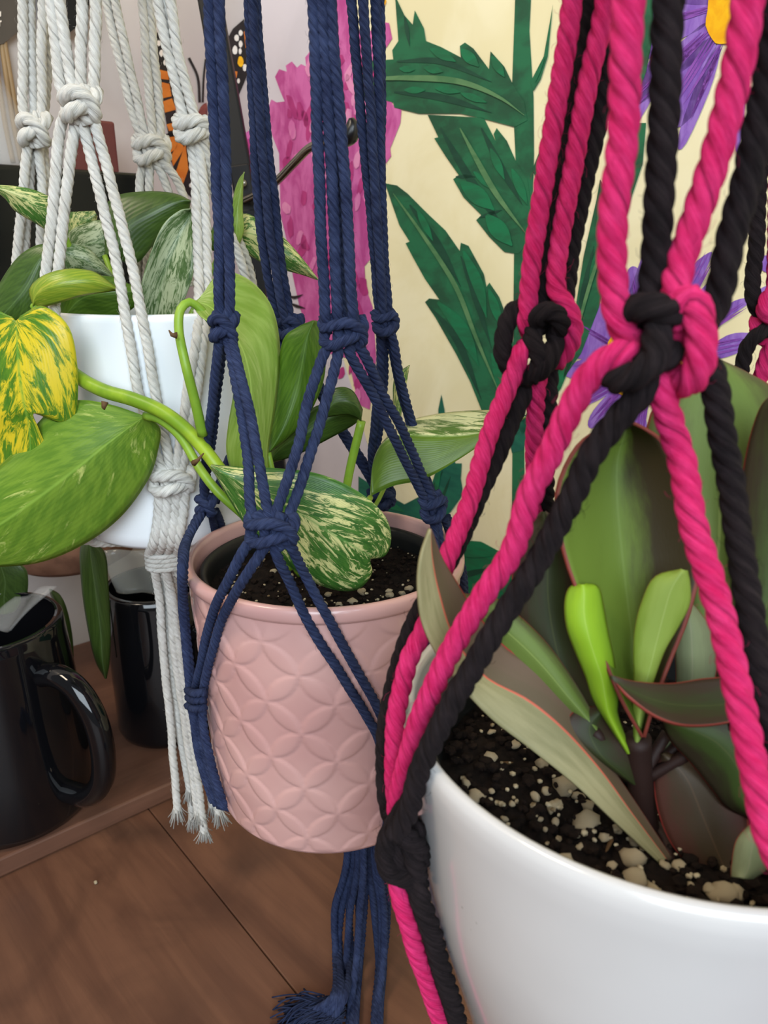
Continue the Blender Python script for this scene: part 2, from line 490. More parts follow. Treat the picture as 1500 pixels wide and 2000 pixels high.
M['mu_green'] = mat_paint('mural leaf green', srgb(38, 80, 56), srgb(40, 108, 72), 1, 2, 26)
M['mu_green2'] = mat_paint('mural emerald green', srgb(30, 118, 76), srgb(36, 100, 66), 1, 3, 30)
M['mu_green3'] = mat_paint('mural light vein green', srgb(98, 138, 92), srgb(76, 120, 78), 1, 3, 30)
M['mu_deep'] = mat_paint('mural deep green', srgb(28, 66, 50), srgb(34, 76, 56), 1, 3, 30)
M['mu_teal'] = mat_paint('mural blue green', srgb(30, 92, 76), srgb(40, 110, 86), 1, 3, 30)
M['mu_pink'] = mat_paint('mural flower pink', srgb(214, 110, 172), srgb(186, 72, 140), 1, .5, 60)
M['mu_pink2'] = mat_paint('mural flower magenta', srgb(190, 64, 130), srgb(170, 50, 116), 1, .5, 60)
M['mu_pink3'] = mat_paint('mural flower rose', srgb(232, 150, 190), srgb(214, 110, 172), 1, .5, 60)
M['mu_violet'] = mat_paint('mural aster violet', srgb(156, 118, 200), srgb(128, 84, 178), 2, .5, 70)
M['mu_violet2'] = mat_paint('mural aster purple', srgb(122, 66, 160), srgb(144, 84, 176), 2, .5, 70)
M['mu_gold'] = mat_paint('mural gold', srgb(250, 190, 20), srgb(240, 168, 10), 1, 1, 90)
M['mu_orange'] = mat_paint('mural monarch orange', srgb(212, 122, 40), srgb(196, 104, 30), 1, 1, 60)
M['mu_black'] = mat_paint('mural black', srgb(42, 32, 30), srgb(30, 24, 22), 1, 1, 60)
M['mu_white'] = mat_paint('mural white', srgb(236, 228, 216), srgb(226, 214, 200), 1, 1, 60)
M['mu_red'] = mat_paint('mural rust red', srgb(140, 74, 62), srgb(116, 60, 54), 1, 1, 60)

def strokes(polys_mid, w, taper=True):
    """painted strokes along mid lines: list of (points, width)"""
    out = []
    for pts, w in polys_mid:
        path = cr([(x, y, 0) for x, y in pts], 8)
        L, R = [], []
        n = len(path)
        for i, p in enumerate(path):
            d = (path[min(n - 1, i + 1)] - path[max(0, i - 1)]).normalized()
            t = i / (n - 1)
            ww = w * .5 * (max(.05, math.sin(math.pi * min(.97, .06 + t * .94))) if taper else 1)
            L.append((p.x - d.y * ww, p.y + d.x * ww)); R.append((p.x + d.y * ww, p.y - d.x * ww))
        out.append(L + R[::-1])
    return out

# painted stem and leaves on the right wall
paint('painted_stem', [[(1038, -900), (1080, -900), (1034, 60), (1042, 190), (1043, 300), (1040, 420), (1030, 520), (1024, 700), (1024, 900), (1026, 1000), (1022, 1120), (1000, 1120), (1000, 980), (1002, 700), (1004, 480), (1008, 330), (1000, 170)]], WR, M['mu_green'], 1)
M['mu_pale'] = mat_paint('pale lavender wall paint', srgb(222, 214, 220), srgb(212, 204, 210), 1, 1, 10)
paint('painted_pale_ground', [[(440, -60), (606, -60), (612, 100), (600, 300), (640, 600), (700, 800), (722, 885), (724, 942), (705, 966), (660, 1010), (640, 1100), (560, 1140), (440, 1140)]], WR, M['mu_pale'], 0)
def mural_leaf(poly, ribs, dark, light, mat='mu_green', layer=2):
    o = paint('painted_leaf', [poly], WR, M[mat], layer)
    if dark: paint('brush_strokes', strokes(dark, 0), WR, M['mu_deep'], layer + 1, o)
    if light: paint('light_brush_strokes', strokes(light, 0), WR, M['mu_green2'], layer + 2, o)
    if ribs: paint('painted_midrib', strokes(ribs, 0), WR, M['mu_green3'], layer + 3, o)
    return o
# upper left leaf reaching behind the navy cords
mural_leaf([(690, 120), (768, 116), (766, 98), (778, 80), (772, 0), (768, -20), (772, -8), (790, 30), (806, 48), (810, 20), (828, 55), (832, 80), (862, 92), (900, 112), (898, 90), (908, 83), (925, 95), (955, 135), (958, 100), (985, 130), (1002, 165), (1024, 200), (1030, 235), (1005, 248), (945, 232), (900, 222), (850, 222), (818, 222), (770, 210), (768, 200), (752, 196), (720, 204), (690, 196)],
           [([(700, 156), (800, 152), (900, 160), (975, 190), (1024, 225)], 12)],
           [([(775, 120), (860, 120), (960, 160)], 12), ([(770, 180), (860, 190), (960, 220)], 14), ([(790, 30), (800, 90)], 8)],
           [([(780, 134), (810, 136)], 14), ([(828, 132), (865, 140)], 16), ([(900, 96), (935, 130)], 22), ([(960, 110), (985, 150)], 18), ([(850, 172), (900, 180)], 14), ([(900, 182), (950, 200)], 14), ([(790, 176), (830, 176)], 14), ([(840, 95), (890, 120)], 18)])
# second leaf, hanging to the stem
mural_leaf([(835, 224), (945, 230), (968, 275), (964, 262), (970, 250), (990, 275), (1010, 320), (1030, 350), (1040, 420), (1034, 470), (1012, 496), (985, 492), (955, 462), (930, 430), (940, 420), (905, 385), (885, 350), (896, 342), (870, 305), (848, 270), (856, 268)],
           [([(898, 250), (930, 310), (970, 380), (1030, 460)], 11)],
           [([(860, 250), (900, 320), (950, 400), (1000, 470)], 16), ([(940, 250), (980, 330), (1020, 400)], 14), ([(890, 345), (930, 345)], 8), ([(936, 425), (980, 410)], 8)],
           [([(900, 355), (930, 380), (965, 410)], 34), ([(950, 420), (1000, 480)], 34), ([(958, 290), (985, 350)], 16), ([(1000, 330), (1030, 400)], 18), ([(925, 335), (960, 370)], 12)])
# third, lowest leaf on the left of the stem
mural_leaf([(752, 358), (775, 362), (796, 378), (838, 420), (870, 450), (898, 490), (900, 474), (915, 480), (945, 535), (950, 560), (956, 552), (975, 580), (990, 620), (1004, 680), (1010, 760), (1000, 810), (990, 850), (965, 850), (940, 800), (918, 745), (890, 690), (850, 620), (830, 590), (838, 583), (858, 585), (830, 545), (805, 500), (792, 475), (800, 472), (780, 440), (766, 400)],
           [([(768, 378), (830, 465), (890, 560), (930, 660), (985, 790)], 9)],
           [([(800, 400), (850, 470), (900, 560)], 16), ([(840, 600), (890, 660), (940, 780)], 14), ([(900, 500), (925, 570), (960, 680)], 12)],
           [([(855, 590), (900, 640), (935, 715)], 26), ([(905, 490), (935, 560), (950, 620)], 22), ([(955, 565), (980, 640)], 18), ([(815, 410), (845, 470)], 14), ([(960, 690), (990, 800)], 16)], 'mu_green')
# right of the stem
mural_leaf([(1036, 160), (1062, 110), (1080, 8), (1070, 110), (1056, 155), (1042, 178)], [], [], [([(1045, 160), (1064, 110)], 5)])
mural_leaf([(1040, 330), (1072, 250), (1100, 150), (1130, 60), (1165, -20), (1215, -150), (1212, -60), (1180, 60), (1130, 170), (1085, 270), (1050, 360)], [([(1050, 330), (1110, 180), (1165, 20)], 8)], [([(1070, 260), (1130, 90)], 10)], [])
mural_leaf([(1100, 740), (1118, 640), (1140, 500), (1165, 390), (1172, 350), (1182, 365), (1190, 400), (1210, 340), (1245, 240), (1262, 240), (1255, 320), (1225, 410), (1200, 500), (1170, 600), (1135, 690)], [([(1115, 690), (1160, 530), (1215, 390)], 7)], [([(1125, 640), (1160, 480)], 12)], [([(1170, 480), (1150, 560)], 12), ([(1180, 370), (1165, 440)], 10)])
mural_leaf([(1010, 830), (1060, 770), (1090, 720), (1115, 695), (1118, 705), (1095, 760), (1060, 800), (1020, 850)], [], [], [([(1030, 820), (1095, 720)], 10)], 'mu_green2')
mural_leaf([(1225, -20), (1250, -120), (1275, -20), (1278, 60), (1262, 140), (1240, 200), (1228, 100)], [], [], [])
# base leaves near the pink pot
mural_leaf([(700, 930), (745, 960), (790, 985), (838, 960), (858, 900), (856, 800), (862, 770), (868, 800), (872, 870), (890, 905), (902, 905), (900, 935), (905, 965), (880, 1000), (850, 1030), (800, 1040), (700, 1040)], [], [([(820, 1000), (865, 920)], 10), ([(850, 1010), (880, 930)], 6)], [([(740, 975), (790, 1000)], 14), ([(860, 880), (850, 980)], 10)], 'mu_teal')
mural_leaf([(840, 1150), (870, 1100), (905, 1055), (940, 1058), (990, 1085), (1010, 1060), (1040, 1000), (1060, 1010), (1120, 1030), (1150, 1200), (840, 1260)], [], [([(880, 1130), (960, 1110)], 12)], [([(890, 1080), (960, 1085)], 14)], 'mu_green2')
mural_leaf([(985, 820), (1030, 810), (1036, 850), (1020, 880), (1000, 885)], [], [], [], 'mu_teal')

# pink milkweed-like flower spike, across the corner
def blob(cx, cy, rx, ry, n=14, rough=.18, rot=0.0):
    out = []
    for i in range(n):
        a = 2 * math.pi * i / n; k = 1 + random.uniform(-rough, rough)
        x, y = rx * k * math.cos(a), ry * k * math.sin(a)
        out.append((cx + x * math.cos(rot) - y * math.sin(rot), cy + x * math.sin(rot) + y * math.cos(rot)))
    return out
spike_r = [(524, 210), (530, 194), (540, 200), (556, 198), (548, 180), (537, 150), (545, 135), (560, 140), (558, 128), (570, 120), (580, 132), (588, 125), (598, 130), (596, 112), (606, 100), (616, 118), (630, 100), (640, 40), (650, -20), (690, -20), (700, 60), (735, 60), (744, 42), (760, 45), (766, 75), (755, 92), (742, 100), (745, 160), (730, 190), (760, 190), (768, 205), (784, 215), (782, 240), (762, 290), (764, 305), (750, 324), (738, 300), (728, 400), (728, 500), (712, 520), (714, 560), (728, 600), (735, 700), (722, 800), (700, 790), (680, 700), (640, 690), (600, 640), (585, 600), (572, 540), (560, 470), (548, 420), (545, 300), (530, 260)]
fo = paint('painted_flower_spike', [spike_r], WR, M['mu_pink'], 1)
pet1, pet2 = [], []
random.seed(3)
for i in range(150):
    px_ = random.uniform(540, 770); py_ = random.uniform(110, 780)
    lo_ = 545 + max(0, (py_ - 420)) * .35
    hi_ = 735 if py_ > 320 else 765
    if not (lo_ + 14 < px_ < hi_ - 16) or (px_ > 735 and not 200 < py_ < 280): continue
    if py_ < 200 and px_ < 600: continue
    (pet1 if random.random() < .5 else pet2).append(blob(px_, py_, random.uniform(5, 9), random.uniform(10, 24), 9, .25, random.uniform(-.4, .4)))
paint('petal_strokes', pet1, WR, M['mu_pink2'], 2, fo)
paint('petal_highlights', pet2, WR, M['mu_pink3'], 3, fo)
fl = paint('painted_flower_spike', [[(476, 262), (486, 255), (496, 262), (515, 300), (515, 470), (500, 440), (485, 380), (478, 300)]], WL, M['mu_pink'], 1)
paint('petal_highlights', [blob(486, 335, 10, 22), blob(490, 380, 9, 20)], WL, M['mu_pink3'], 2, fl)
paint('petal_strokes', [blob(486, 285, 7, 16), blob(500, 310, 7, 20)], WL, M['mu_pink2'], 3, fl)
paint('painted_orange_dot', [blob(748, 2, 6, 12)], WR, M['mu_gold'], 1)
paint('painted_curl', strokes([([(563, 578), (575, 581), (592, 575)], 6), ([(566, 592), (580, 598), (596, 602)], 6)], 0, ), WR, M['mu_black'], 4)

# violet asters on the right wall
def aster(cx, cy, petals, gold, hole):
    o = paint('painted_aster', [p for p in petals], WR, M['mu_violet'], 1, None, 3)
    ln = []
    for p in petals:
        ax = sum(q[0] for q in p) / len(p); ay = sum(q[1] for q in p) / len(p)
        for k in range(4):
            ox, oy = random.uniform(-14, 14), random.uniform(-14, 14)
            ln.append(([(cx + (ax - cx) * .45 + ox, cy + (ay - cy) * .45 + oy), (cx + (ax - cx) * 1.2 + ox, cy + (ay - cy) * 1.2 + oy)], 5))
    paint('petal_strokes', strokes(ln, 0), WR, M['mu_violet2'], 2, o)
    paint('painted_aster_centre', [gold], WR, M['mu_gold'], 3, o, 2)
    return o
def ring_petals(cx, cy, r0, r1, w, degs):
    out = []
    for dg in degs:
        a = math.radians(dg); c_, s_ = math.cos(a), math.sin(a)
        pt = lambda r, t: (cx + r * c_ - t * s_, cy + r * s_ + t * c_)
        out.append([pt(r0, -w * .3), pt((r0 + r1) * .55, -w * .5), pt(r1 * .93, -w * .32), pt(r1, 0), pt(r1 * .93, w * .32), pt((r0 + r1) * .55, w * .5), pt(r0, w * .3)])
    return out
aster(1445, 0, ring_petals(1445, 0, 50, 250, 60, (190, 208, 228, 248, 268, 288, 308, 328, 348, 8, 26)) + [
    [(1395, -40), (1300, -40), (1250, 40), (1240, 130), (1300, 90), (1390, 40)],
    [(1385, 40), (1320, 90), (1240, 150), (1235, 210), (1320, 150), (1400, 80)],
    [(1390, 70), (1330, 130), (1290, 200), (1300, 250), (1350, 230), (1395, 120)],
    [(1402, 86), (1370, 140), (1335, 230), (1322, 286), (1340, 280), (1385, 180), (1405, 110)],
    [(1425, 95), (1440, 180), (1432, 250), (1440, 300), (1452, 240), (1455, 140)],
    [(1445, 70), (1480, 140), (1500, 200), (1530, 220), (1520, 100), (1490, 40)],
    [(1280, 100), (1240, 190), (1242, 240), (1275, 190), (1300, 130)]],
    [(1388, -20), (1382, 20), (1378, 50), (1392, 78), (1405, 86), (1440, 80), (1480, 60), (1510, 20), (1505, -40), (1470, -75), (1420, -70)], 0)
aster(1262, 708, ring_petals(1262, 708, 60, 190, 44, (262, 282, 20, 40, 60)) + [
    [(1240, 640), (1222, 600), (1240, 540), (1256, 500), (1262, 520), (1262, 600)],
    [(1195, 700), (1140, 700), (1110, 720), (1106, 735), (1140, 742), (1200, 730)],
    [(1220, 640), (1170, 590), (1150, 610), (1120, 670), (1118, 700), (1200, 690)],
    [(1190, 735), (1120, 770), (1096, 785), (1104, 795), (1150, 790), (1200, 760)],
    [(1200, 760), (1160, 800), (1148, 830), (1165, 834), (1210, 790), (1222, 770)],
    [(1225, 770), (1222, 820), (1240, 880), (1268, 872), (1262, 820), (1250, 770)],
    [(1330, 560), (1350, 520), (1385, 493), (1390, 500), (1372, 540), (1340, 600)],
    [(1340, 600), (1380, 555), (1410, 535), (1420, 545), (1400, 580), (1350, 630)],
    [(1360, 640), (1420, 595), (1455, 582), (1462, 592), (1430, 615), (1380, 650)],
    [(1370, 690), (1420, 655), (1460, 650), (1475, 660), (1440, 690), (1380, 705)],
    [(1370, 730), (1430, 720), (1470, 735), (1474, 760), (1430, 750)]],
    [(1186, 690), (1196, 654), (1235, 640), (1290, 642), (1335, 670), (1340, 725), (1305, 765), (1250, 778), (1205, 766)], 0)
aster(1640, 545, ring_petals(1640, 545, 40, 170, 40, range(0, 360, 24)), [(1640 + 50 * math.cos(i), 545 + 50 * math.sin(i)) for i in [k * .5236 for k in range(12)]], 0)

# monarch butterfly on the left wall
bf = paint('painted_butterfly', [
    [(305, 62), (318, 70), (328, 110), (334, 150), (345, 230), (356, 268), (352, 290), (330, 270), (318, 200), (308, 130)],
    [(322, 262), (350, 255), (395, 270), (404, 330), (402, 380), (386, 396), (362, 376), (344, 340), (328, 300)],
    [(446, 72), (455, 56), (478, 36), (500, 30), (500, 120), (482, 150), (464, 192), (454, 140)]], WL, M['mu_black'], 1)
paint('orange_wing_cells', [
    [(312, 136), (328, 140), (330, 156), (314, 154)], [(314, 160), (331, 164), (335, 188), (318, 192)],
    [(318, 198), (336, 192), (344, 214), (322, 220)], [(325, 243), (346, 238), (352, 252), (330, 256)],
    [(330, 268), (350, 266), (345, 290), (330, 300)], [(352, 270), (360, 290), (338, 325), (334, 305)],
    [(362, 280), (368, 330), (356, 364), (342, 340)], [(372, 280), (392, 290), (396, 340), (372, 340)],
    [(476, 62), (490, 56), (496, 90), (480, 94)], [(454, 138), (464, 140), (462, 152), (457, 150)]], WL, M['mu_orange'], 2, bf)
paint('white_wing_spots', [blob(310, 84, 4, 6, 8, .1), blob(315, 104, 4, 7, 8, .1), blob(322, 122, 3, 6, 8, .1), blob(462, 74, 5, 7, 8, .1), blob(470, 64, 4, 6, 8, .1), blob(470, 86, 4, 7, 8, .1), blob(459, 98, 5, 9, 8, .1), blob(469, 100, 3, 6, 8, .1), blob(478, 132, 4, 7, 8, .1), blob(466, 158, 3, 5, 8, .1), blob(480, 42, 3, 5, 8, .1), blob(390, 372, 4, 4, 8, .1), blob(372, 362, 3, 4, 8, .1)], WL, M['mu_white'], 3, bf)
paint('yellow_wing_spot', [blob(470, 120, 6, 11, 9, .1)], WL, M['mu_gold'], 3, bf)
paint('painted_body', [blob(396, 222, 9, 22, 10, .1, .2)], WL, M['mu_red'], 3, bf)
paint('painted_antennae', strokes([([(390, 200), (386, 150), (369, 113)], 5), ([(396, 200), (398, 150), (402, 115)], 4)], 0, False), WL, M['mu_black'], 2, bf)

# table of wide planks running away from the left wall, and the board lying on it
table = thing('display_table', 'brown stained plank table under the hanging pots', 'table')
SEAM = -.643 * 0 
def wl_frame(s, d, z=0.0):
    """s along the left wall from the corner towards the camera's left is negative DL; d distance out from that wall"""
    return CORNER - DL * s - NL * d + Vector((0, 0, z))
sx = (Vector((-0.118, .41, 0)) - CORNER).dot(-DL)
pw = 0.30
for i in range(-4, 5):
    a, b = sx + i * pw + .0004, sx + (i + 1) * pw - .0004
    if b <= 0: continue
    a = max(a, 0.002)
    v = [wl_frame(s, d, z) for z in (-.03, 0) for d in (0.002, 1.15) for s in (a, b)]
    o = mk('plank', v, [(0, 2, 3, 1), (4, 5, 7, 6), (0, 1, 5, 4), (2, 6, 7, 3), (0, 4, 6, 2), (1, 3, 7, 5)], M['wood'], table, False)
    bevel(o, .0006)
    off = random.uniform(-.4, .4)
v = [wl_frame(s, d, z) for z in (0.0005, .015) for d in (0.001, .755 - .484) for s in (0.002, 1.1)]
o = mk('shelf_board', v, [(0, 2, 3, 1), (4, 5, 7, 6), (0, 1, 5, 4), (2, 6, 7, 3), (0, 4, 6, 2), (1, 3, 7, 5)], M['wood_board'], None, False)
bevel(o, .0015)
tag(o, 'brown wooden board along the wall carrying the black mugs', 'board')
BZ = .015

# ------------------------------------------------------------------ pots
PINK = (-0.029, 0.3565); WHITE = (0.0875, 0.206)
PINK_PROF = [(.0575, .1262), (.0592, .1285), (.0622, .155), (.0668, .2535), (.0690, .2555), (.0690, .2600)]
WHITE_PROF = [(.046, .095), (.0521, .1205), (.0584, .151), (.0664, .178), (.0733, .203), (.0763, .2203), (.0820, .266)]
CREAM = (-0.1245, 0.44)
CREAM_PROF = [(.052, .2480), (.0555, .256), (.0575, .372)]
def prof_r(prof, z):
    if z <= prof[0][1]: return prof[0][0]
    for (r0, z0), (r1, z1) in zip(prof, prof[1:]):
        if z <= z1: return r0 + (r1 - r0) * (z - z0) / max(1e-9, z1 - z0)
    return prof[-1][0]
def S(px, py, c, prof, off):
    """where that line of sight meets the pot's wall, off metres proud of it (or its nearest pass)"""
    d = ray(px, py); d.normalize(); o = Vector((0, 0, CAMZ))
    t = .05; best = None; bt = None
    while t < .8:
        p = o + d * t
        e = math.hypot(p.x - c[0], p.y - c[1]) - prof_r(prof, p.z) - off
        if e <= 0: return p
        if best is None or e < best: best, bt = e, t
        t += .0006
    return o + d * bt
def SP_(px, py, off=.0028): return S(px, py, PINK, PINK_PROF, off)
def SW(px, py, off=.0038): return S(px, py, WHITE, WHITE_PROF, off)
def SC(px, py, off=.003): return S(px, py, CREAM, CREAM_PROF, off)

# blush pot with raised four-petal lattice
pp = thing('pink_flowerpot', 'blush pink ceramic pot embossed with petal lattice, hung in navy cords', 'pot')
NT_, NZ_ = 420, 150
verts, faces, uvs = [], [], []
z0, z1 = .1285, .2540
for j in range(NZ_ + 1):
    z = z0 + (z1 - z0) * j / NZ_
    r = prof_r(PINK_PROF[:4], z)
    for k in range(NT_):
        a = 2 * math.pi * k / NT_
        A = a * 13 / (2 * math.pi); Bc = (z - z0) / .0300 + .18
        p_, q_ = A + Bc, A - Bc
        h = 0.0
        for (al, ac) in ((p_, q_), (q_, p_)):
            dq = abs(ac - round(ac)); tt = al - math.floor(al)
            w = .20 * (1 - (2 * tt - 1) ** 2) ** .8
            if w > 1e-4:
                e = dq / w
                if e < 1: h = max(h, .55 + .45 * (1 - e * e) if e < .8 else (1 - e) / .2 * .72)
                elif e < 1.5: h = max(h, 0) if h else min(h, -.22 * (1.5 - e) * 2)
        fade = min(1, (z1 - z) / .008, (z - z0) / .002)
        rr = r + .00065 * h * fade
        verts.append(Vector((PINK[0] + rr * math.cos(a), PINK[1] + rr * math.sin(a), z)))
        uvs.append((k / NT_, j / NZ_))
for j in range(NZ_):
    for k in range(NT_):
        k2 = (k + 1) % NT_
        faces.append((j * NT_ + k, j * NT_ + k2, (j + 1) * NT_ + k2, (j + 1) * NT_ + k))
mk('embossed_body', verts, faces, M['pink_glaze'], pp, True, uvs)
lathe('pot_rim', [(.0665, .2532), (.0680, .2537), (.0688, .2552), (.0690, .2575), (.0688, .2594), (.0678, .2608), (.0662, .2611), (.0648, .2604), (.0640, .2585), (.0638, .25), (.0630, .21), (.0560, .134), (0.0005, .134)], PINK, M['pink_glaze'], pp, 96)
lathe('pot_base', [(.0591, .1288), (.0584, .1270), (.0568, .1262), (.0005, .1262)], PINK, M['pink_glaze'], pp, 96)

def soil_disc(name, c, R, z, parent, seed, n=90, rings=34):
    verts = [Vector((c[0], c[1], z))]; faces = []
    for j in range(1, rings + 1):
        r = R * j / rings
        for k in range(n):
            a = 2 * math.pi * k / n
            x, y = c[0] + r * math.cos(a), c[1] + r * math.sin(a)
            h = noise.noise(Vector((x * 120, y * 120, seed))) * .0022 + noise.noise(Vector((x * 420, y * 420, seed))) * .0016 + noise.noise(Vector((x * 1000, y * 1000, seed))) * .0008
            verts.append(Vector((x, y, z + h)))
    for k in range(n):
        faces.append((0, 1 + k, 1 + (k + 1) % n))
    for j in range(rings - 1):
        for k in range(n):
            k2 = (k + 1) % n
            faces.append((1 + j * n + k, 1 + (j + 1) * n + k, 1 + (j + 1) * n + k2, 1 + j * n + k2))
    return mk(name, verts, faces, M['soil'], parent, True)
def chunk_mesh(seed, mat):
    bm = bmesh.new(); bmesh.ops.create_icosphere(bm, subdivisions=2, radius=1.0)
    for v in bm.verts:
        k = 1 + .42 * noise.noise(v.co * 1.3 + Vector((seed, 0, 0))) + .25 * noise.noise(v.co * 3.1 + Vector((0, seed, 0)))
        v.co *= k
    me = bpy.data.meshes.new('perlite'); bm.to_mesh(me); bm.free()
    me.polygons.foreach_set('use_smooth', [True] * len(me.polygons))
    me.materials.append(mat); return me
CHUNKS = [chunk_mesh(i * 7.3, M['perlite']) for i in range(6)]
BARKS = [chunk_mesh(i * 5.1 + 60, M['bark']) for i in range(2)]
def put_chunk(parent, p, r, name='perlite'):
    me = random.choice(BARKS if name == 'bark_chip' else CHUNKS)
    o = bpy.data.objects.new(name, me); COL.objects.link(o); o.parent = parent
    o.location = p; o.scale = (r * random.uniform(.8, 1.25), r * random.uniform(.8, 1.25), r * random.uniform(.6, .9))
    if name == 'bark_chip': o.scale = (r * 2.2, r * .5, r * .3)
    o.rotation_euler = (random.uniform(-.4, .4), random.uniform(-.4, .4), random.uniform(0, 6.3))
    return o
def crumbs(parent, c, R, z, count, mat, name, rlo, rhi):
    bm = bmesh.new()
    for i in range(count):
        a = random.uniform(0, 6.283); r = R * math.sqrt(random.random())
        s = random.uniform(rlo, rhi)
        mtx = Matrix.Translation((c[0] + r * math.cos(a), c[1] + r * math.sin(a), z + random.uniform(-.0004, .0012))) @ Matrix.Rotation(random.uniform(0, 6), 4, 'Z') @ Matrix.Diagonal((s * random.uniform(.6, 1.4), s, s * .7, 1))
        bmesh.ops.create_icosphere(bm, subdivisions=1, radius=1.0, matrix=mtx)
    me = bpy.data.meshes.new(name); bm.to_mesh(me); bm.free(); me.materials.append(mat)
    o = bpy.data.objects.new(name, me); COL.objects.link(o); o.parent = parent; o['kind'] = 'stuff'
    return o
M['perlite_s'] = mat_plain('fine perlite', srgb(190, 178, 150), .9, .2, 0, srgb(110, 92, 66), 300)
M['soil_c'] = mat_plain('soil crumbs', srgb(34, 24, 18), .95, .15, 0, srgb(14, 9, 8), 300, .5)

np1 = thing('nursery_pot', 'black plastic nursery pot of soil inside the pink pot', 'nursery pot')
lathe('plastic_wall', [(.0606, .2480), (.0618, .2500), (.0618, .2545), (.0610, .2552), (.0600, .2548), (.0585, .2535), (.0580, .2500), (.0572, .2440), (.0560, .21), (.0500, .138), (.0495, .136), (.0005, .136)], (PINK[0] + .0002, PINK[1] - .0012), M['black_plastic'], np1, 80)
so1 = soil_disc('soil', (PINK[0] + .0002, PINK[1] - .0012), .0574, .2450, np1, 3.0)
random.seed(21)
crumbs(so1, PINK, .055, .2457, 420, M['soil_c'], 'soil_crumbs', .0006, .0018)
crumbs(so1, PINK, .055, .2461, 150, M['perlite_s'], 'perlite_crumbs', .0004, .0009)
for i in range(46):
    a = random.uniform(0, 6.283); r = .054 * math.sqrt(random.random())
    put_chunk(so1, (PINK[0] + r * math.cos(a), PINK[1] + r * math.sin(a), .2463), random.uniform(.0009, .0022))

# large white pot, front right
wp = thing('white_flowerpot', 'large glossy white ceramic pot hung in pink and black cords', 'pot')
lathe('pot_body', [(.0005, .095), (.044, .095), (.0465, .0965), (.0495, .108)] + [(r, z) for r, z in WHITE_PROF[1:-1]] + [(.0795, .245), (.0812, .2570), (.0820, .2630), (.0819, .2660), (.0812, .2684), (.0798, .2694), (.0785, .2688), (.0777, .2668), (.0770, .261), (.0745, .240), (.060, .165), (.044, .103), (.0005, .103)], WHITE, M['white_glaze'], wp, 128)
np2 = thing('nursery_pot', 'black plastic nursery pot of soil inside the large white pot', 'nursery pot')
lathe('plastic_wall', [(.0722, .2420), (.0738, .2540), (.0730, .2556), (.0716, .2552), (.0708, .246), (.0695, .236), (.060, .19), (.046, .106), (.0005, .106)], WHITE, M['black_plastic'], np2, 96)
WS = .2380
so2 = soil_disc('soil', WHITE, .0700, WS, np2, 8.0, 130, 50)
random.seed(31)
crumbs(so2, WHITE, .068, WS + .001, 900, M['soil_c'], 'soil_crumbs', .0006, .0024)
crumbs(so2, WHITE, .068, WS + .0016, 320, M['perlite_s'], 'perlite_crumbs', .0004, .0011)
def soil_at(px, py, z=WS + .0015):
    d = ray(px, py); return Vector((0, 0, CAMZ)) + d * ((z - CAMZ) / d.z)
for (x, y, r) in [(958, 1480, 13), (1005, 1455, 10), (1105, 1535, 18), (1080, 1575, 12), (1145, 1605, 20), (1090, 1570, 10), (1060, 1490, 10), (1235, 1677, 20), (1237, 1720, 22), (985, 1600, 7), (930, 1555, 12), (910, 1530, 8), (1000, 1570, 6), (1150, 1575, 14), (1130, 1555, 10), (1280, 1745, 18), (1410, 1745, 20), (1385, 1735, 12), (1325, 1690, 10), (1205, 1620, 9), (1180, 1635, 8), (1240, 1640, 12), (1195, 1690, 8), (1135, 1655, 9), (1085, 1605, 8), (1055, 1600, 6), (1030, 1520, 6), (980, 1500, 6), (960, 1430, 7), (1020, 1440, 6), (1300, 1690, 9), (1350, 1730, 7), (1440, 1745, 14), (1105, 1680, 14), (1065, 1620, 6), (1200, 1705, 6), (960, 1545, 6), (1045, 1555, 9), (1068, 1545, 8), (1125, 1630, 7)]:
    p = soil_at(x, y); dep = (p - Vector((0, 0, CAMZ))).length
    put_chunk(so2, p, r * dep / F)
for (x, y, r) in [(1015, 1432, 16), (990, 1490, 8), (1190, 1650, 9)]:
    p = soil_at(x, y); put_chunk(so2, p, r * .22 / F, 'bark_chip')

# white pot in the cream hanger
cp_ = thing('white_flowerpot', 'plain white ceramic pot hung in cream cords', 'pot')
lathe('pot_body', [(.0005, .248), (.047, .248), (.0515, .2487), (.0545, .2515), (.0555, .257), (.0572, .368), (.0574, .371), (.0566, .3725), (.0554, .371), (.0550, .366), (.0530, .262), (.0005, .256)], CREAM, M['white_glaze2'], cp_, 96)
np3 = thing('nursery_pot', 'black nursery pot of soil inside the white pot with cream cords', 'nursery pot')
lathe('plastic_wall', [(.0515, .352), (.0525, .358), (.0512, .358), (.0505, .35), (.047, .264), (.0005, .264)], CREAM, M['black_plastic'], np3, 64)
soil_disc('soil', CREAM, .0508, .350, np3, 5.0, 48, 12)

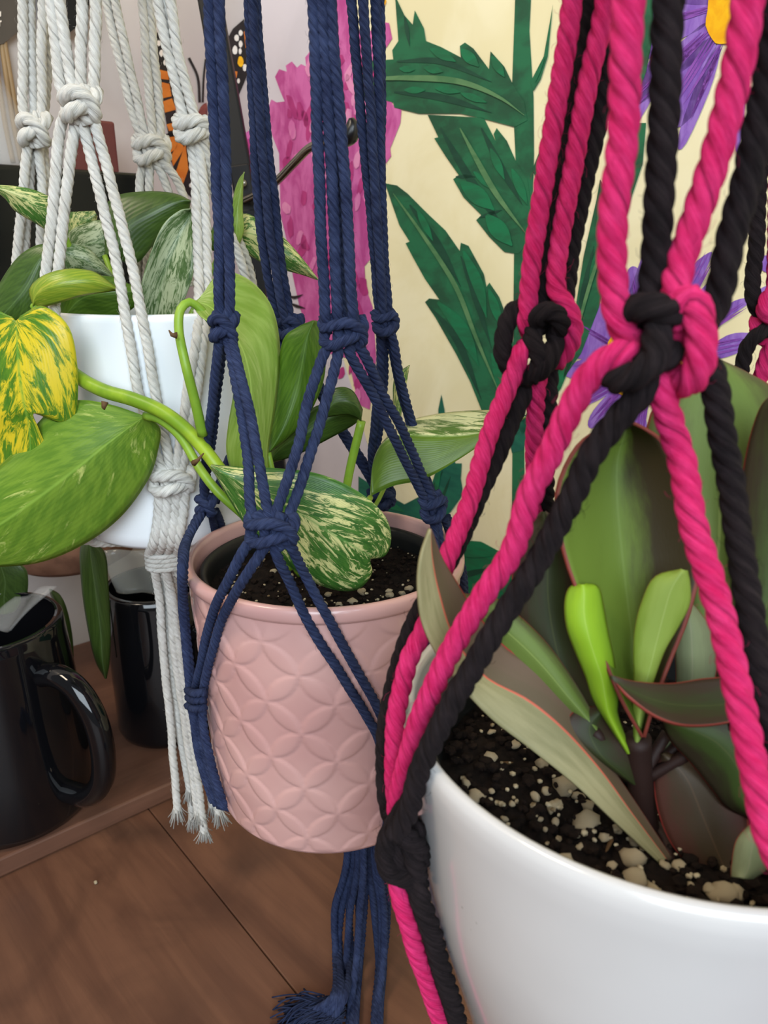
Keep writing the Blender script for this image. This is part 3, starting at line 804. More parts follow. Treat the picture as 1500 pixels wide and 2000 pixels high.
# ------------------------------------------------------------------ macrame hangers
def knot(name, c, w, h, out, R, mat, parent, n=20, tilt=0.0):
    """a square knot: two crossing wraps with side loops, facing out"""
    out = Vector((out[0], out[1], 0)).normalized()
    up = Vector((0, 0, 1)); rt = up.cross(out) * -1
    rt = Vector((-out.y, out.x, 0))
    if rt.dot(Vector((1, 0, 0))) < 0 and abs(rt.x) > .2: rt = -rt
    if tilt:
        rt, up = rt * math.cos(tilt) + up * math.sin(tilt), up * math.cos(tilt) - rt * math.sin(tilt)
    q = lambda x, y, z: c + rt * (x * w) + up * (y * h) + out * (z * R)
    b = Bag()
    A = [q(-.42, .36, -1.0), q(-.44, .16, .2), q(-.18, .22, 1.5), q(.12, .27, 1.8), q(.38, .10, 1.1), q(.44, -.16, .3), q(.30, -.30, -.6)]
    B_ = [q(.40, .38, -1.0), q(.46, .16, .0), q(.30, -.02, 1.0), q(.02, -.14, 1.9), q(-.24, -.26, 1.4), q(-.42, -.20, .3), q(-.40, .05, -.6)]
    C_ = [q(-.30, .42, -.4), q(-.12, .1, .3), q(-.16, -.42, -.2)]
    D_ = [q(.22, .44, -.4), q(.10, .0, .3), q(.18, -.44, -.2)]
    for p in (A, B_, C_, D_):
        b.add(rope_data(p, R, n, .45, jitter=False))
    return b.build(name, mat, parent)
UPZ = Vector((0, 0, 1))
def up_to(p, apex, d=.16):
    """continue a cord above the frame towards the ring it hangs from"""
    v = (apex - p).normalized()
    return p + v * d

# --- navy hanger
NR_ = .00225
navy = thing('macrame_hanger', 'navy blue knotted cotton cord hanger around the pink pot', 'plant hanger')
APX_N = Vector((-.045, .33, 1.05))
def V(*tri): return [P(*t) for t in tri]
def navy_rope(pts, top=False, r=NR_, n=24, **k):
    if top: pts = [up_to(pts[0], APX_N)] + pts
    return rope('cord', pts, r, M['navy_cord'], navy, n, .5, **k)
kN = {'L': P(437, 640, .322), 'F': P(670, 652, .302), 'BR': P(752, 632, .368), 'BL': P(566, 640, .385),
      'F2': P(530, 1037, .2775), 'R2': P(845, 992, .352), 'L2': P(405, 985, .372), 'B2': P(745, 975, .41)}
# upper cords
for a, b, c in [((612, 0), (624, 380), (636, 618)), ((628, 0), (650, 380), (659, 615)), ((645, 0), (676, 380), (690, 612))]:
    navy_rope(V((*a, .298), (*b, .299), (*c, .300), (c[0] + 4, 650, .3025)), True)
navy_rope(V((635, 0, .304), (660, 380, .306), (672, 650, .306)), True)
for a, b, c, dy in [((408, 0), (428, 480), (429, 612), 0), ((428, 0), (447, 480), (447, 612), -.001), ((414, 0), (434, 480), (436, 615), .006), ((424, 0), (441, 480), (442, 615), .007)]:
    navy_rope(V((*a, .32 + dy), (*b, .322 + dy), (*c, .322 + dy), (437, 645, .324)), True)
for a, b, c, dy in [((485, 0), (513, 480), (548, 630), 0), ((493, 0), (530, 480), (558, 630), -.003), ((499, 0), (546, 480), (567, 630), 0), ((492, 0), (530, 470), (560, 632), .006)]:
    navy_rope(V((*a, .378 + dy), (*b, .382 + dy), (*c, .385 + dy), (566, 650, .386)), True)
for a, b, c, dy in [((686, 0), (730, 480), (740, 600), 0), ((709, 0), (740, 480), (748, 600), -.004), ((733, 0), (749, 480), (757, 600), 0), ((741, 0), (743, 480), (748, 602), .005)]:
    navy_rope(V((*a, .362 + dy), (*b, .366 + dy), (*c, .368 + dy), (752, 640, .369)), True)
kfs = (0.1, -1)
knot('knot', kN['F'], .0172, .0160, (.1, -1), NR_, M['navy_cord'], navy)
knot('knot', kN['L'], .0105, .0145, (-.5, -1), NR_ * 1.1, M['navy_cord'], navy)
knot('knot', kN['BR'], .0110, .0150, (.6, -.8), NR_, M['navy_cord'], navy)
knot('knot', kN['BL'], .0120, .0150, (-.2, -1), NR_, M['navy_cord'], navy)
knot('knot', kN['F2'], .0200, .0165, (-.15, -1), NR_ * 1.06, M['navy_cord'], navy)
knot('knot', kN['R2'], .0150, .0170, (.8, -.6), NR_ * 1.05, M['navy_cord'], navy)
knot('knot', kN['L2'], .0130, .0130, (-.8, -.6), NR_ * 1.05, M['navy_cord'], navy)
knot('knot', kN['B2'], .0140, .0150, (.3, -1), NR_, M['navy_cord'], navy)
# between the two rows of knots
navy_rope(V((428, 668, .322), (420, 740, .33), (408, 850, .345), (398, 950, .366), (400, 978, .37)))
navy_rope(V((436, 668, .326), (427, 740, .336), (414, 850, .35), (402, 950, .370), (405, 980, .374)))
navy_rope(V((445, 665, .320), (456, 720, .314), (482, 880, .296), (494, 1005, .281), (510, 1030, .279)))
navy_rope(V((452, 665, .319), (468, 725, .312), (497, 855, .295), (524, 1002, .280), (532, 1026, .278)))
navy_rope(V((645, 672, .301), (632, 690, .300), (597, 800, .294), (582, 870, .288), (550, 968, .281), (532, 1020, .279)))
navy_rope(V((662, 680, .301), (658, 700, .300), (628, 815, .294), (604, 893, .289), (571, 993, .281), (556, 1024, .279)))
navy_rope(V((678, 678, .302), (686, 695, .302), (727, 768, .312), (767, 850, .324), (817, 950, .344), (835, 985, .350)))
navy_rope(V((695, 668, .303), (704, 680, .304), (743, 760, .315), (783, 833, .327), (827, 933, .346), (850, 985, .352)))
navy_rope(V((762, 650, .367), (768, 665, .368), (781, 735, .376), (804, 820, .388), (832, 930, .386), (852, 985, .36)))
navy_rope(V((757, 650, .372), (764, 668, .374), (777, 740, .381), (800, 825, .392), (826, 930, .39), (843, 985, .362)))
navy_rope(V((743, 650, .369), (743, 735, .378), (732, 830, .39), (726, 900, .40), (742, 970, .41)))
navy_rope(V((750, 652, .372), (750, 735, .382), (742, 830, .394), (734, 900, .404), (748, 972, .413)))
navy_rope(V((558, 650, .386), (525, 760, .384), (450, 890, .378), (415, 980, .374)))
navy_rope(V((563, 654, .39), (532, 764, .388), (458, 894, .382), (420, 982, .377)))
navy_rope(V((572, 650, .387), (640, 800, .398), (720, 930, .408), (742, 972, .411)))
navy_rope(V((578, 650, .389), (648, 800, .40), (728, 930, .41), (750, 974, .413)))
# below the second row, lying on the pot
L3 = SP_(383, 1374, .004)
navy_rope([P(395, 1003, .368), P(370, 1046, .352), SP_(359, 1100, .003), SP_(361, 1200, .003), SP_(374, 1330), SP_(378, 1374), SP_(392, 1470), SP_(424, 1572)])
navy_rope([P(390, 1003, .374), P(366, 1050, .360), SP_(356, 1105, .0045), SP_(358, 1200, .005), SP_(370, 1330, .005), SP_(374, 1374, .005), SP_(388, 1470, .005), SP_(416, 1565, .005)])
navy_rope(V((413, 1000, .376), (418, 1030, .392), (430, 1090, .405)))
navy_rope(V((422, 998, .378), (432, 1024, .396), (446, 1080, .405)))
navy_rope([P(505, 1052, .278), P(488, 1060, .278), P(450, 1124, .283), SP_(409, 1218), SP_(392, 1300), SP_(380, 1360), SP_(385, 1400), SP_(404, 1480), SP_(433, 1574)])
navy_rope([P(520, 1062, .277), P(511, 1078, .276), P(471, 1140, .280), SP_(436, 1206), SP_(411, 1285), SP_(397, 1352), SP_(396, 1400, .004), SP_(410, 1478, .004), SP_(437, 1576, .004)])
navy_rope([P(535, 1060, .277), P(540, 1082, .276), SP_(571, 1150), SP_(611, 1232), SP_(663, 1313), SP_(711, 1390), SP_(740, 1445), SP_(752, 1520), SP_(758, 1600)])
navy_rope([P(555, 1055, .277), P(567, 1066, .277), SP_(595, 1122), SP_(627, 1182), SP_(671, 1262), SP_(711, 1334), SP_(744, 1394), SP_(762, 1460), SP_(768, 1590)])
navy_rope([P(846, 1015, .352), P(850, 1060, .345), P(856, 1110, .336), P(858, 1160, .324), SP_(846, 1240), SP_(812, 1360), SP_(786, 1470, .005), SP_(784, 1590, .005)])
navy_rope([P(853, 1013, .352), P(860, 1060, .348), P(866, 1110, .340), P(866, 1160, .330), SP_(854, 1240, .005), SP_(820, 1360, .005), SP_(796, 1470, .005), SP_(794, 1590, .006)])
navy_rope(V((868, 1012, .365), (888, 1070, .380), (903, 1130, .386), (902, 1200, .39)))
navy_rope(V((874, 1010, .37), (893, 1070, .386), (907, 1130, .392), (905, 1200, .396)))
b = Bag()
for yy, ex in ((1352, 4), (1366, 6), (1382, 4)):
    b.add(rope_data([SP_(364 + ex // 2, yy - 4, .006), SP_(382, yy + 2, .0075), SP_(402 - ex // 2, yy, .005)], NR_ * .9, 12, .6, jitter=False))
b.build('wrap_knot', M['navy_cord'], navy)
# gathered under the pot, then the long tail whose ends rest on the table
TB = P(706, 1655, .352)
for (x, y) in ((433, 1574), (424, 1572), (758, 1600), (768, 1590)):
    a = SP_(x, y)
    navy_rope([a, Vector((a.x * .7 + TB.x * .3, a.y * .7 + TB.y * .3, .121)), Vector((TB.x, TB.y, .119))], n=12)
random.seed(5)
tail = []
def T_(px, py, z=.004):
    d = ray(px, py); return Vector((0, 0, CAMZ)) + d * ((z - CAMZ) / d.z)
for i in range(13):
    f = i / 12
    x0 = 652 + f * 122
    sway = random.uniform(-16, 16)
    xs = 652 + f * 110
    ym = random.uniform(.335, .362)
    pts = [Vector((TB.x + (f - .5) * .016, TB.y + random.uniform(-.006, .006), .121)), P(x0 * .55 + 706 * .45, 1690, ym), P(xs + sway * .4, 1780, ym), P(xs + sway, 1880, ym - .003)]
    e = P(xs - 10 + sway * 1.2, 1985 if i > 2 else 1950, .318 if i > 2 else .330)
    pts.append(e)
    if i <= 3: pts[-1] = T_(648 + i * 8, 1950, .014); pts.append(T_(606 + i * 14, 1978 + i * 6, .005))
    else: pts.append(P(xs - 14 + sway * 1.2, 2100, .29))
    pts = [Vector((p.x, p.y, max(p.z, .0035))) for p in pts]
    rope('tail_cord', pts, .0023, M['navy_cord'], navy, 12, .7)
b = Bag()
for i in range(300):
    p = T_(random.uniform(590, 655), random.uniform(1958, 2010), .004)
    d = Vector((random.uniform(-1, -.1), random.uniform(-1.0, .25), 0)).normalized() * random.uniform(.008, .022)
    b.add(tube_data(cr([p + Vector((.006, .002, .003)), p + d * .5 + Vector((0, 0, random.uniform(0, .005))), Vector((p.x + d.x, p.y + d.y, .001))], .004), .0005, 4))
b.build('frayed_end', M['navy_cord'], navy)

# --- cream hanger
CR_ = .0027
cream = thing('macrame_hanger', 'cream cotton cord hanger with frayed tassel around the left white pot', 'plant hanger')
APX_C = Vector((-.16, .43, 1.15))
def cream_rope(pts, top=False, r=CR_, n=21, **k):
    if top: pts = [up_to(pts[0], APX_C)] + pts
    return rope('cord', pts, r, M['cream_cord'], cream, n, .6, **k)
fy, ly, by, ry = .388, .455, .50, .425
for a, b, c in [((97, 0), (110, 90), (122, 180)), ((116, 0), (129, 95), (145, 185)), ((160, 0), (158, 100), (158, 180)), ((187, 0), (185, 95), (181, 180))]:
    cream_rope(V((*a, fy), (*b, fy), (*c, fy), (c[0] * .4 + 95, 206, fy + .001)), True)
for a, b, c, dy in [((43, 0), (45, 100), (50, 235), 0), ((58, 0), (61, 100), (68, 235), .004), ((83, 0), (81, 100), (80, 235), .002), ((92, 0), (93, 100), (84, 240), .012)]:
    cream_rope(V((*a, ly + dy), (*b, ly + dy), (*c, ly + dy), (70, 258, ly + .002)), True)
for a, b, c, dy in [((207, 0), (229, 100), (276, 270), 0), ((225, 0), (247, 100), (287, 272), 0), ((278, 0), (284, 100), (298, 270), 0), ((293, 0), (300, 100), (312, 270), .002)]:
    cream_rope(V((*a, by + dy), (*b, by + dy), (*c, by + dy), (297, 296, by + .002)), True)
for a, b, c, dy in [((308, 0), (328, 100), (364, 238), 0), ((322, 0), (338, 100), (372, 236), .004), ((333, 0), (347, 100), (380, 236), 0), ((318, 0), (335, 100), (376, 238), .009)]:
    cream_rope(V((*a, ry + dy), (*b, ry + dy), (*c, ry + dy), (377, 258, ry + .002)), True)
knot('knot', P(157, 207, fy - .001), .0165, .0175, (-.2, -1), CR_ * 1.25, M['cream_cord'], cream)
knot('knot', P(68, 256, ly - .001), .0180, .0190, (-.6, -1), CR_ * 1.25, M['cream_cord'], cream)
knot('knot', P(296, 296, by), .0190, .0210, (.2, -1), CR_ * 1.25, M['cream_cord'], cream)
knot('knot', P(377, 256, ry), .0160, .0155, (.4, -1), CR_ * 1.2, M['cream_cord'], cream)
knot('knot', SC(335, 940, .004), .0210, .0180, (.25, -1), CR_ * 1.2, M['cream_cord'], cream, tilt=-.1)
# front knot outwards
cream_rope(V((128, 222, fy), (118, 245, fy), (106, 380, .386), (93, 500, .384), (84, 600, .384), (100, 760, .385)) + [SC(140, 950), SC(170, 1040)])
cream_rope(V((146, 228, fy), (145, 250, fy), (127, 400, .386), (117, 500, .384), (108, 600, .383), (120, 760, .384)) + [SC(155, 950), SC(185, 1050)])
cream_rope(V((160, 225, fy), (163, 245, fy), (200, 400, .386), (225, 500, .385), (240, 585, .383)) + [SC(259, 700), SC(274, 780), SC(300, 870), SC(322, 930)])
cream_rope(V((178, 220, fy), (186, 245, fy), (228, 400, .386), (254, 500, .385), (272, 590, .383)) + [SC(292, 700), SC(308, 790), SC(325, 870), SC(336, 930)])
# left knot
for x1, y1, x2, y2, x3, y3, dy in [(52, 300, 45, 380, 32, 530, 0), (62, 300, 55, 400, 45, 540, .006), (77, 300, 82, 370, 78, 500, .004), (86, 296, 92, 380, 90, 520, .01)]:
    cream_rope(V((x1 + 2, 268, ly + dy), (x1, y1, ly + dy), (x2, y2, ly + dy), (x3, y3, ly + dy), (x3 + 4, 700, ly + dy)))
# back knot
for x1, x2, x3, dy in [(283, 275, 273, 0), (293, 292, 290, 0), (303, 318, 336, 0), (312, 341, 364, 0)]:
    cream_rope(V((x1, 312, by + dy), (x2, 345, by + dy), (x3, 400, by + dy), (x3 + (x3 - x2) * 2, 560, by)))
# right knot
cream_rope(V((372, 268, ry), (378, 310, ry), (383, 400, .420), (386, 500, .414), (388, 570, .404)) + [SC(385, 660), SC(368, 755), SC(356, 840), SC(344, 930)])
cream_rope(V((382, 268, ry), (392, 310, ry), (400, 400, .422), (404, 500, .416), (405, 570, .408)) + [SC(398, 660), SC(384, 770), SC(369, 850), SC(352, 930)])
cream_rope(V((392, 268, ry), (404, 310, .428), (420, 380, .435), (470, 510, .44), (500, 640, .45)))
cream_rope(V((396, 264, ry + .004), (410, 310, .432), (428, 380, .44), (482, 510, .45), (510, 640, .46)))
# gathered over the pot's foot
CB = P(322, 1088, .400)
for x1, x2, dx in [(310, 303, -.009), (325, 319, -.003), (341, 335, .003), (357, 349, .009)]:
    cream_rope([SC(x1 + 2, 955, .004), SC(x1, 1000), SC(x2, 1055), CB + Vector((dx * .8, -.002, .002)), CB + Vector((dx * .7, .002, -.012))], r=.0030)
cream_rope([SC(170, 1040), SC(180, 1058, .002), Vector((-.150, .410, .2445)), Vector((-.136, .412, .2440)), CB + Vector((-.006, .004, .001)), CB + Vector((-.002, .002, -.006))])
cream_rope([SC(158, 1035), SC(163, 1054, .004), Vector((-.158, .418, .2440)), Vector((-.140, .420, .2438)), CB + Vector((-.006, .008, .000)), CB + Vector((-.002, .004, -.008))])
b = Bag()
for k in range(4):
    zc = CB.z + .001 - k * .0026
    ring = [Vector((CB.x + .0098 * math.cos(t), CB.y + .0075 * math.sin(t), zc + .0004 * t)) for t in [i * .45 for i in range(15)]]
    b.add(rope_data(ring, .0017, 10, .8, jitter=False))
b.build('wrap_knot', M['cream_cord'], cream)
random.seed(11)
TC = [(309, 326, 347, 1585), (318, 338, 372, 1545), (327, 352, 376, 1600), (334, 358, 399, 1625), (341, 366, 428, 1590), (347, 372, 415, 1575), (330, 348, 388, 1590)]
for i, (xa, xb, xc, ye) in enumerate(TC):
    yy = .402 + (i % 3) * .005
    e = P(xc, ye, yy)
    pts = [CB + Vector(((xa - 328) * .00026, (i % 3 - 1) * .004, -.006)), P(xa, 1150, yy), P(xb - 6, 1280, yy), P(xb * .6 + xc * .4, 1430, yy), e]
    tco = rope('tassel_cord', pts, .0026, M['cream_cord'], cream, 14, .6)
    d0 = (e - P(xb * .6 + xc * .4, 1430, yy)).normalized()
    b = Bag()
    for k in range(46):
        a = random.uniform(0, 6.28); rr = .0024 * math.sqrt(random.random()); sp = random.uniform(.5, 1.9)
        s = e + Vector((rr * math.cos(a), rr * math.sin(a), .003))
        L = random.uniform(.006, .0125)
        q1 = s + d0 * L * .5 + Vector((rr * math.cos(a) * sp * .4, rr * math.sin(a) * sp * .4, 0))
        q2 = s + d0 * L + Vector((rr * math.cos(a) * sp * 1.2, rr * math.sin(a) * sp, 0))
        q2.z = max(q2.z, .001)
        b.add(tube_data([s, q1, q2], .00028, 4))
    b.build('frayed_end', M['cream_cord'], tco)

# --- pink and black hanger
PR = .0032
pb = thing('macrame_hanger', 'thick hot pink and black cord hanger around the large white pot', 'plant hanger')
APX_P = Vector((.075, .19, .98))
def pb_rope(pts, mat='pink_cord', top=False, r=PR, n=24, name=None, **k):
    if top: pts = [up_to(pts[0], APX_P, .10)] + pts
    return rope(name or ('pink_cord' if mat == 'pink_cord' else 'black_cord'), pts, r, M[mat], pb, n, .4, **k)
f0 = .166
# front group into the big knot
pb_rope(V((1229, -30, f0), (1217, 250, f0), (1200, 430, f0), (1196, 540, f0), (1207, 620, f0 - .001), (1232, 662, f0 + .001), (1275, 690, f0 + .004)), 'pink_cord', True)
pb_rope(V((1310, -30, f0 + .002), (1293, 250, f0 + .002), (1285, 450, f0 + .002), (1272, 560, f0 + .002), (1266, 620, f0 + .001), (1275, 690, f0 + .002)), 'black_cord', True)
pb_rope(V((1466, -30, f0), (1436, 150, f0), (1400, 300, f0), (1364, 420, f0), (1332, 520, f0), (1322, 580, f0 - .002), (1340, 640, f0 - .004)), 'pink_cord', True)
pb_rope(V((1535, -30, f0 + .002), (1500, 160, f0 + .002), (1470, 300, f0 + .002), (1440, 420, f0 + .002), (1418, 520, f0 + .002), (1394, 600, f0 + .003), (1360, 650, f0 + .004), (1300, 690, f0 + .004)), 'black_cord', True)
K = lambda *t: [P(x, y, f0 + dy) for x, y, dy in t]
pb_rope(K((1330, 690, .002), (1322, 600, -.004), (1352, 585, -.0055), (1366, 640, -.007), (1366, 710, -.007), (1345, 748, -.004), (1305, 730, .003)), 'pink_cord', False, PR * 1.05, name='knot_loop')
pb_rope(K((1225, 640, .004), (1238, 604, -.003), (1270, 600, -.006), (1305, 610, -.005), (1322, 640, .002)), 'black_cord', False, PR, name='knot_loop')
pb_rope(K((1300, 620, .002), (1280, 650, -.005), (1283, 690, -.0065), (1250, 728, -.006), (1208, 742, -.003), (1192, 722, .004)), 'black_cord', False, PR, name='knot_loop')
pb_rope(K((1310, 660, .002), (1302, 700, -.004), (1262, 700, -.003), (1225, 690, .003)), 'black_cord', False, PR * .95, name='knot_loop')
# leaving the big knot
pb_rope(V((1262, 690, f0 + .002), (1214, 690, f0 - .002), (1160, 728, f0), (1108, 809, f0 + .003), (1071, 890, f0 + .005), (1034, 968, f0 + .008), (996, 1083, f0 + .010), (945, 1160, f0 + .011), (893, 1249, f0 + .012), (847, 1340, f0 + .014), (812, 1430, f0 + .017), (790, 1500, f0 + .018), (778, 1560, f0 + .018), (776, 1620, f0 + .018)))
pb_rope(V((1275, 735, f0), (1245, 775, f0 - .001), (1207, 820, f0), (1155, 892, f0 + .002), (1117, 975, f0 + .004), (1061, 1079, f0 + .007), (1005, 1172, f0 + .007), (954, 1251, f0 + .006), (903, 1345, f0 + .006), (853, 1433, f0 + .007), (822, 1503, f0 + .008), (800, 1580, f0 + .009), (770, 1630, f0 + .010)), 'black_cord')
pb_rope(V((1283, 730, f0 + .001), (1293, 762, f0 - .001), (1309, 825, f0), (1331, 900, f0 - .003), (1350, 1010, f0 - .007), (1388, 1139, f0 - .013), (1421, 1270, f0 - .019), (1453, 1410, f0 - .026), (1481, 1527, f0 - .031), (1525, 1680, f0 - .038)) + [Vector((.097, .1165, .268)), Vector((.099, .122, .235)), Vector((.099, .130, .200))])
pb_rope(V((1365, 690, f0 + .004), (1390, 728, f0 + .003), (1402, 780, f0 + .003), (1412, 855, f0 + .002), (1427, 940, f0), (1441, 1040, f0 - .003), (1457, 1150, f0 - .008), (1474, 1260, f0 - .013), (1496, 1370, f0 - .018), (1540, 1500, f0 - .026)) + [Vector((.106, .1165, .270)), Vector((.105, .122, .235)), Vector((.102, .130, .200))], 'black_cord')
knot('knot', Vector((.1005, .130, .197)), .020, .018, (.15, -1), PR, M['black_cord'], pb)
# left group, farther back
g0 = .236
GR = .0030
def g_rope(pts, mat='pink_cord', top=False, **k): return pb_rope(pts, mat, top, GR, 20, **k)
g_rope(V((1119, -30, g0), (1080, 250, g0), (1056, 400, g0), (1040, 500, g0), (1030, 600, g0), (1028, 632, g0), (1040, 655, g0 + .005)), 'pink_cord', True)
g_rope(V((1186, -30, g0), (1132, 250, g0), (1104, 420, g0), (1092, 500, g0), (1089, 570, g0 - .001), (1108, 602, g0 - .003), (1118, 640, g0 - .003), (1108, 680, g0 - .001), (1085, 710, g0 + .003)), 'pink_cord', True)
g_rope(V((1150, -30, g0 + .008), (1112, 250, g0 + .008), (1082, 420, g0 + .008), (1070, 520, g0 + .006), (1062, 600, g0 + .003), (1060, 650, g0 + .003)), 'black_cord', True)
g_rope(V((1206, -30, g0 + .008), (1165, 250, g0 + .008), (1128, 420, g0 + .008), (1112, 510, g0 + .007), (1100, 590, g0 + .005), (1090, 640, g0 + .004)), 'black_cord', True)
KG = lambda *t: [P(x, y, g0 + dy) for x, y, dy in t]
g_rope(KG((1040, 600, .004), (1008, 604, .003), (987, 640, 0), (982, 690, -.001), (1000, 722, 0), (1030, 740, .003)), 'black_cord', name='knot_loop')
g_rope(KG((1050, 645, .002), (1052, 615, -.005), (1075, 608, -.006), (1095, 628, -.005), (1085, 660, .001)), 'black_cord', name='knot_loop')
g_rope(KG((1040, 640, .0), (1042, 670, -.004), (1055, 705, -.005), (1035, 735, -.002), (1015, 742, .003)), 'black_cord', name='knot_loop')
g_rope(KG((1085, 650, .002), (1082, 680, -.004), (1065, 715, -.006), (1040, 735, -.003)), 'black_cord', name='knot_loop')
g_rope(V((1028, 676, g0 + .003), (1018, 690, g0 - .004), (1007, 722, g0 - .004), (987, 770, g0 - .006), (960, 835, g0 - .010), (926, 957, g0 - .018), (893, 1042, g0 - .026), (861, 1132, g0 - .032), (829, 1228, g0 - .036), (800, 1285, g0 - .039), (784, 1340, g0 - .041), (773, 1400, g0 - .043), (770, 1470, g0 - .045), (772, 1550, g0 - .047), (778, 1620, g0 - .049)))
g_rope(V((1040, 735, g0 + .003), (1000, 822, g0 - .002), (950, 935, g0 - .010), (890, 1072, g0 - .022), (845, 1150, g0 - .032), (810, 1216, g0 - .028), (782, 1292, g0 - .032), (760, 1380, g0 - .036), (752, 1470, g0 - .039), (756, 1560, g0 - .043), (775, 1630, g0 - .046)), 'black_cord')
g_rope(V((1050, 715, g0 + .003), (1050, 740, g0 + .001), (1047, 785, g0 + .003), (1045, 870, g0 + .008), (1046, 960, g0 + .014), (1043, 1050, g0 + .022), (1062, 1110, g0 + .040)) + [Vector((.074, .2930, .273)), Vector((.075, .290, .235))])
g_rope(V((1075, 700, g0 + .005), (1073, 740, g0 + .004), (1070, 800, g0 + .006), (1068, 880, g0 + .01), (1066, 980, g0 + .016), (1072, 1060, g0 + .032)) + [Vector((.083, .2940, .275)), Vector((.083, .291, .235))], 'black_cord')
# back group at the right edge of the picture
h0 = .275
def h_rope(pts, mat='pink_cord', top=False, **k): return pb_rope(pts, mat, top, .0028, 16, **k)
h_rope(V((1500, -30, h0), (1490, 250, h0), (1480, 400, h0), (1478, 480, h0), (1470, 545, h0), (1472, 585, h0 - .001), (1486, 615, h0)), 'black_cord', True)
h_rope(V((1530, -30, h0), (1520, 300, h0), (1514, 500, h0), (1512, 600, h0)), 'pink_cord', True)
h_rope(V((1545, -30, h0 + .004), (1534, 300, h0 + .004), (1528, 500, h0 + .004), (1524, 600, h0 + .004)), 'black_cord', True)
h_rope(V((1520, 560, h0 - .002), (1500, 580, h0 - .004), (1492, 605, h0 - .005), (1515, 630, h0 - .003)), 'pink_cord', name='knot_loop')
h_rope(V((1490, 600, h0 + .002), (1480, 628, h0), (1484, 655, h0), (1510, 670, h0)), 'pink_cord', name='knot_loop')
h_rope(V((1520, 640, h0), (1490, 648, h0 - .003), (1463, 672, h0 - .002), (1450, 712, h0), (1440, 760, h0 + .004), (1430, 830, h0 + .008)) + [Vector((.104, .2940, .275)), Vector((.100, .291, .235))], 'black_cord')
h_rope(V((1512, 670, h0 - .002), (1500, 690, h0 - .002), (1489, 725, h0 - .001), (1478, 770, h0 + .003), (1468, 840, h0 + .008)) + [Vector((.113, .2930, .275)), Vector((.108, .290, .235))])
# fourth group, on the far right
RK = Vector((.158, .200, .385))
for k_, (dx, mt) in enumerate(((-.005, 'pink_cord'), (0, 'black_cord'), (.005, 'pink_cord'), (.002, 'black_cord'))):
    pb_rope([RK + Vector((dx, .003 * k_, 0)), RK + Vector((dx * .6, .003 * k_, .18))][::-1], mt, True, .0030, 16)
knot('knot', RK, .020, .020, (1, -.3), PR, M['black_cord'], pb)
for dx, mt in ((0, 'pink_cord'), (.006, 'black_cord')):
    pb_rope([RK, Vector((.152 + dx, .165, .335)), Vector((.131 + dx, .1225, .272)), Vector((.112 + dx, .1245, .225)), Vector((.102, .130, .200))], mt, False, .0030, 16)
    pb_rope([RK, Vector((.158 + dx, .245, .325)), Vector((.132 + dx, .2850, .274)), Vector((.118 + dx, .284, .24))], mt, False, .0030, 16)
# side knot below the rim, and the two strands that run on under the pot
s0 = .190
KS = lambda *t: [P(x, y, s0 + dy) for x, y, dy in t]
pb_rope(KS((806, 1560, -.010), (772, 1610, -.011), (752, 1655, -.010), (762, 1700, -.010), (800, 1712, -.009), (818, 1690, -.004)), 'black_cord', False, PR, name='knot_loop')
pb_rope(KS((766, 1590, -.004), (790, 1630, -.013), (815, 1650, -.011), (822, 1680, -.006), (805, 1720, -.004)), 'black_cord', False, PR, name='knot_loop')
pb_rope(KS((815, 1600, -.002), (818, 1640, -.004), (815, 1690, -.003)), 'black_cord', False, PR, name='knot_loop')
pb_rope(KS((786, 1655, -.004), (790, 1668, -.0085), (794, 1690, -.004)), 'pink_cord', False, PR * .6, name='knot_loop')
pb_rope(KS((775, 1600, -.002), (778, 1650, -.008), (786, 1700, -.006), (790, 1740, -.001)), 'black_cord', False, PR * 1.15, name='knot_loop')
pb_rope(KS((815, 1610, -.006), (805, 1650, -.011), (812, 1690, -.010), (818, 1730, -.006)), 'black_cord', False, PR, name='knot_loop')
pb_rope(KS((776, 1700, -.006), (782, 1750, -.008), (800, 1815, -.008), (830, 1905, -.006), (862, 2000, -.003), (905, 2130, .004)))
pb_rope(KS((795, 1690, -.006), (815, 1735, -.010), (836, 1800, -.010), (858, 1875, -.008), (880, 1950, -.006), (905, 2040, -.002), (940, 2150, .006)), 'black_cord', False, PR * 1.08)

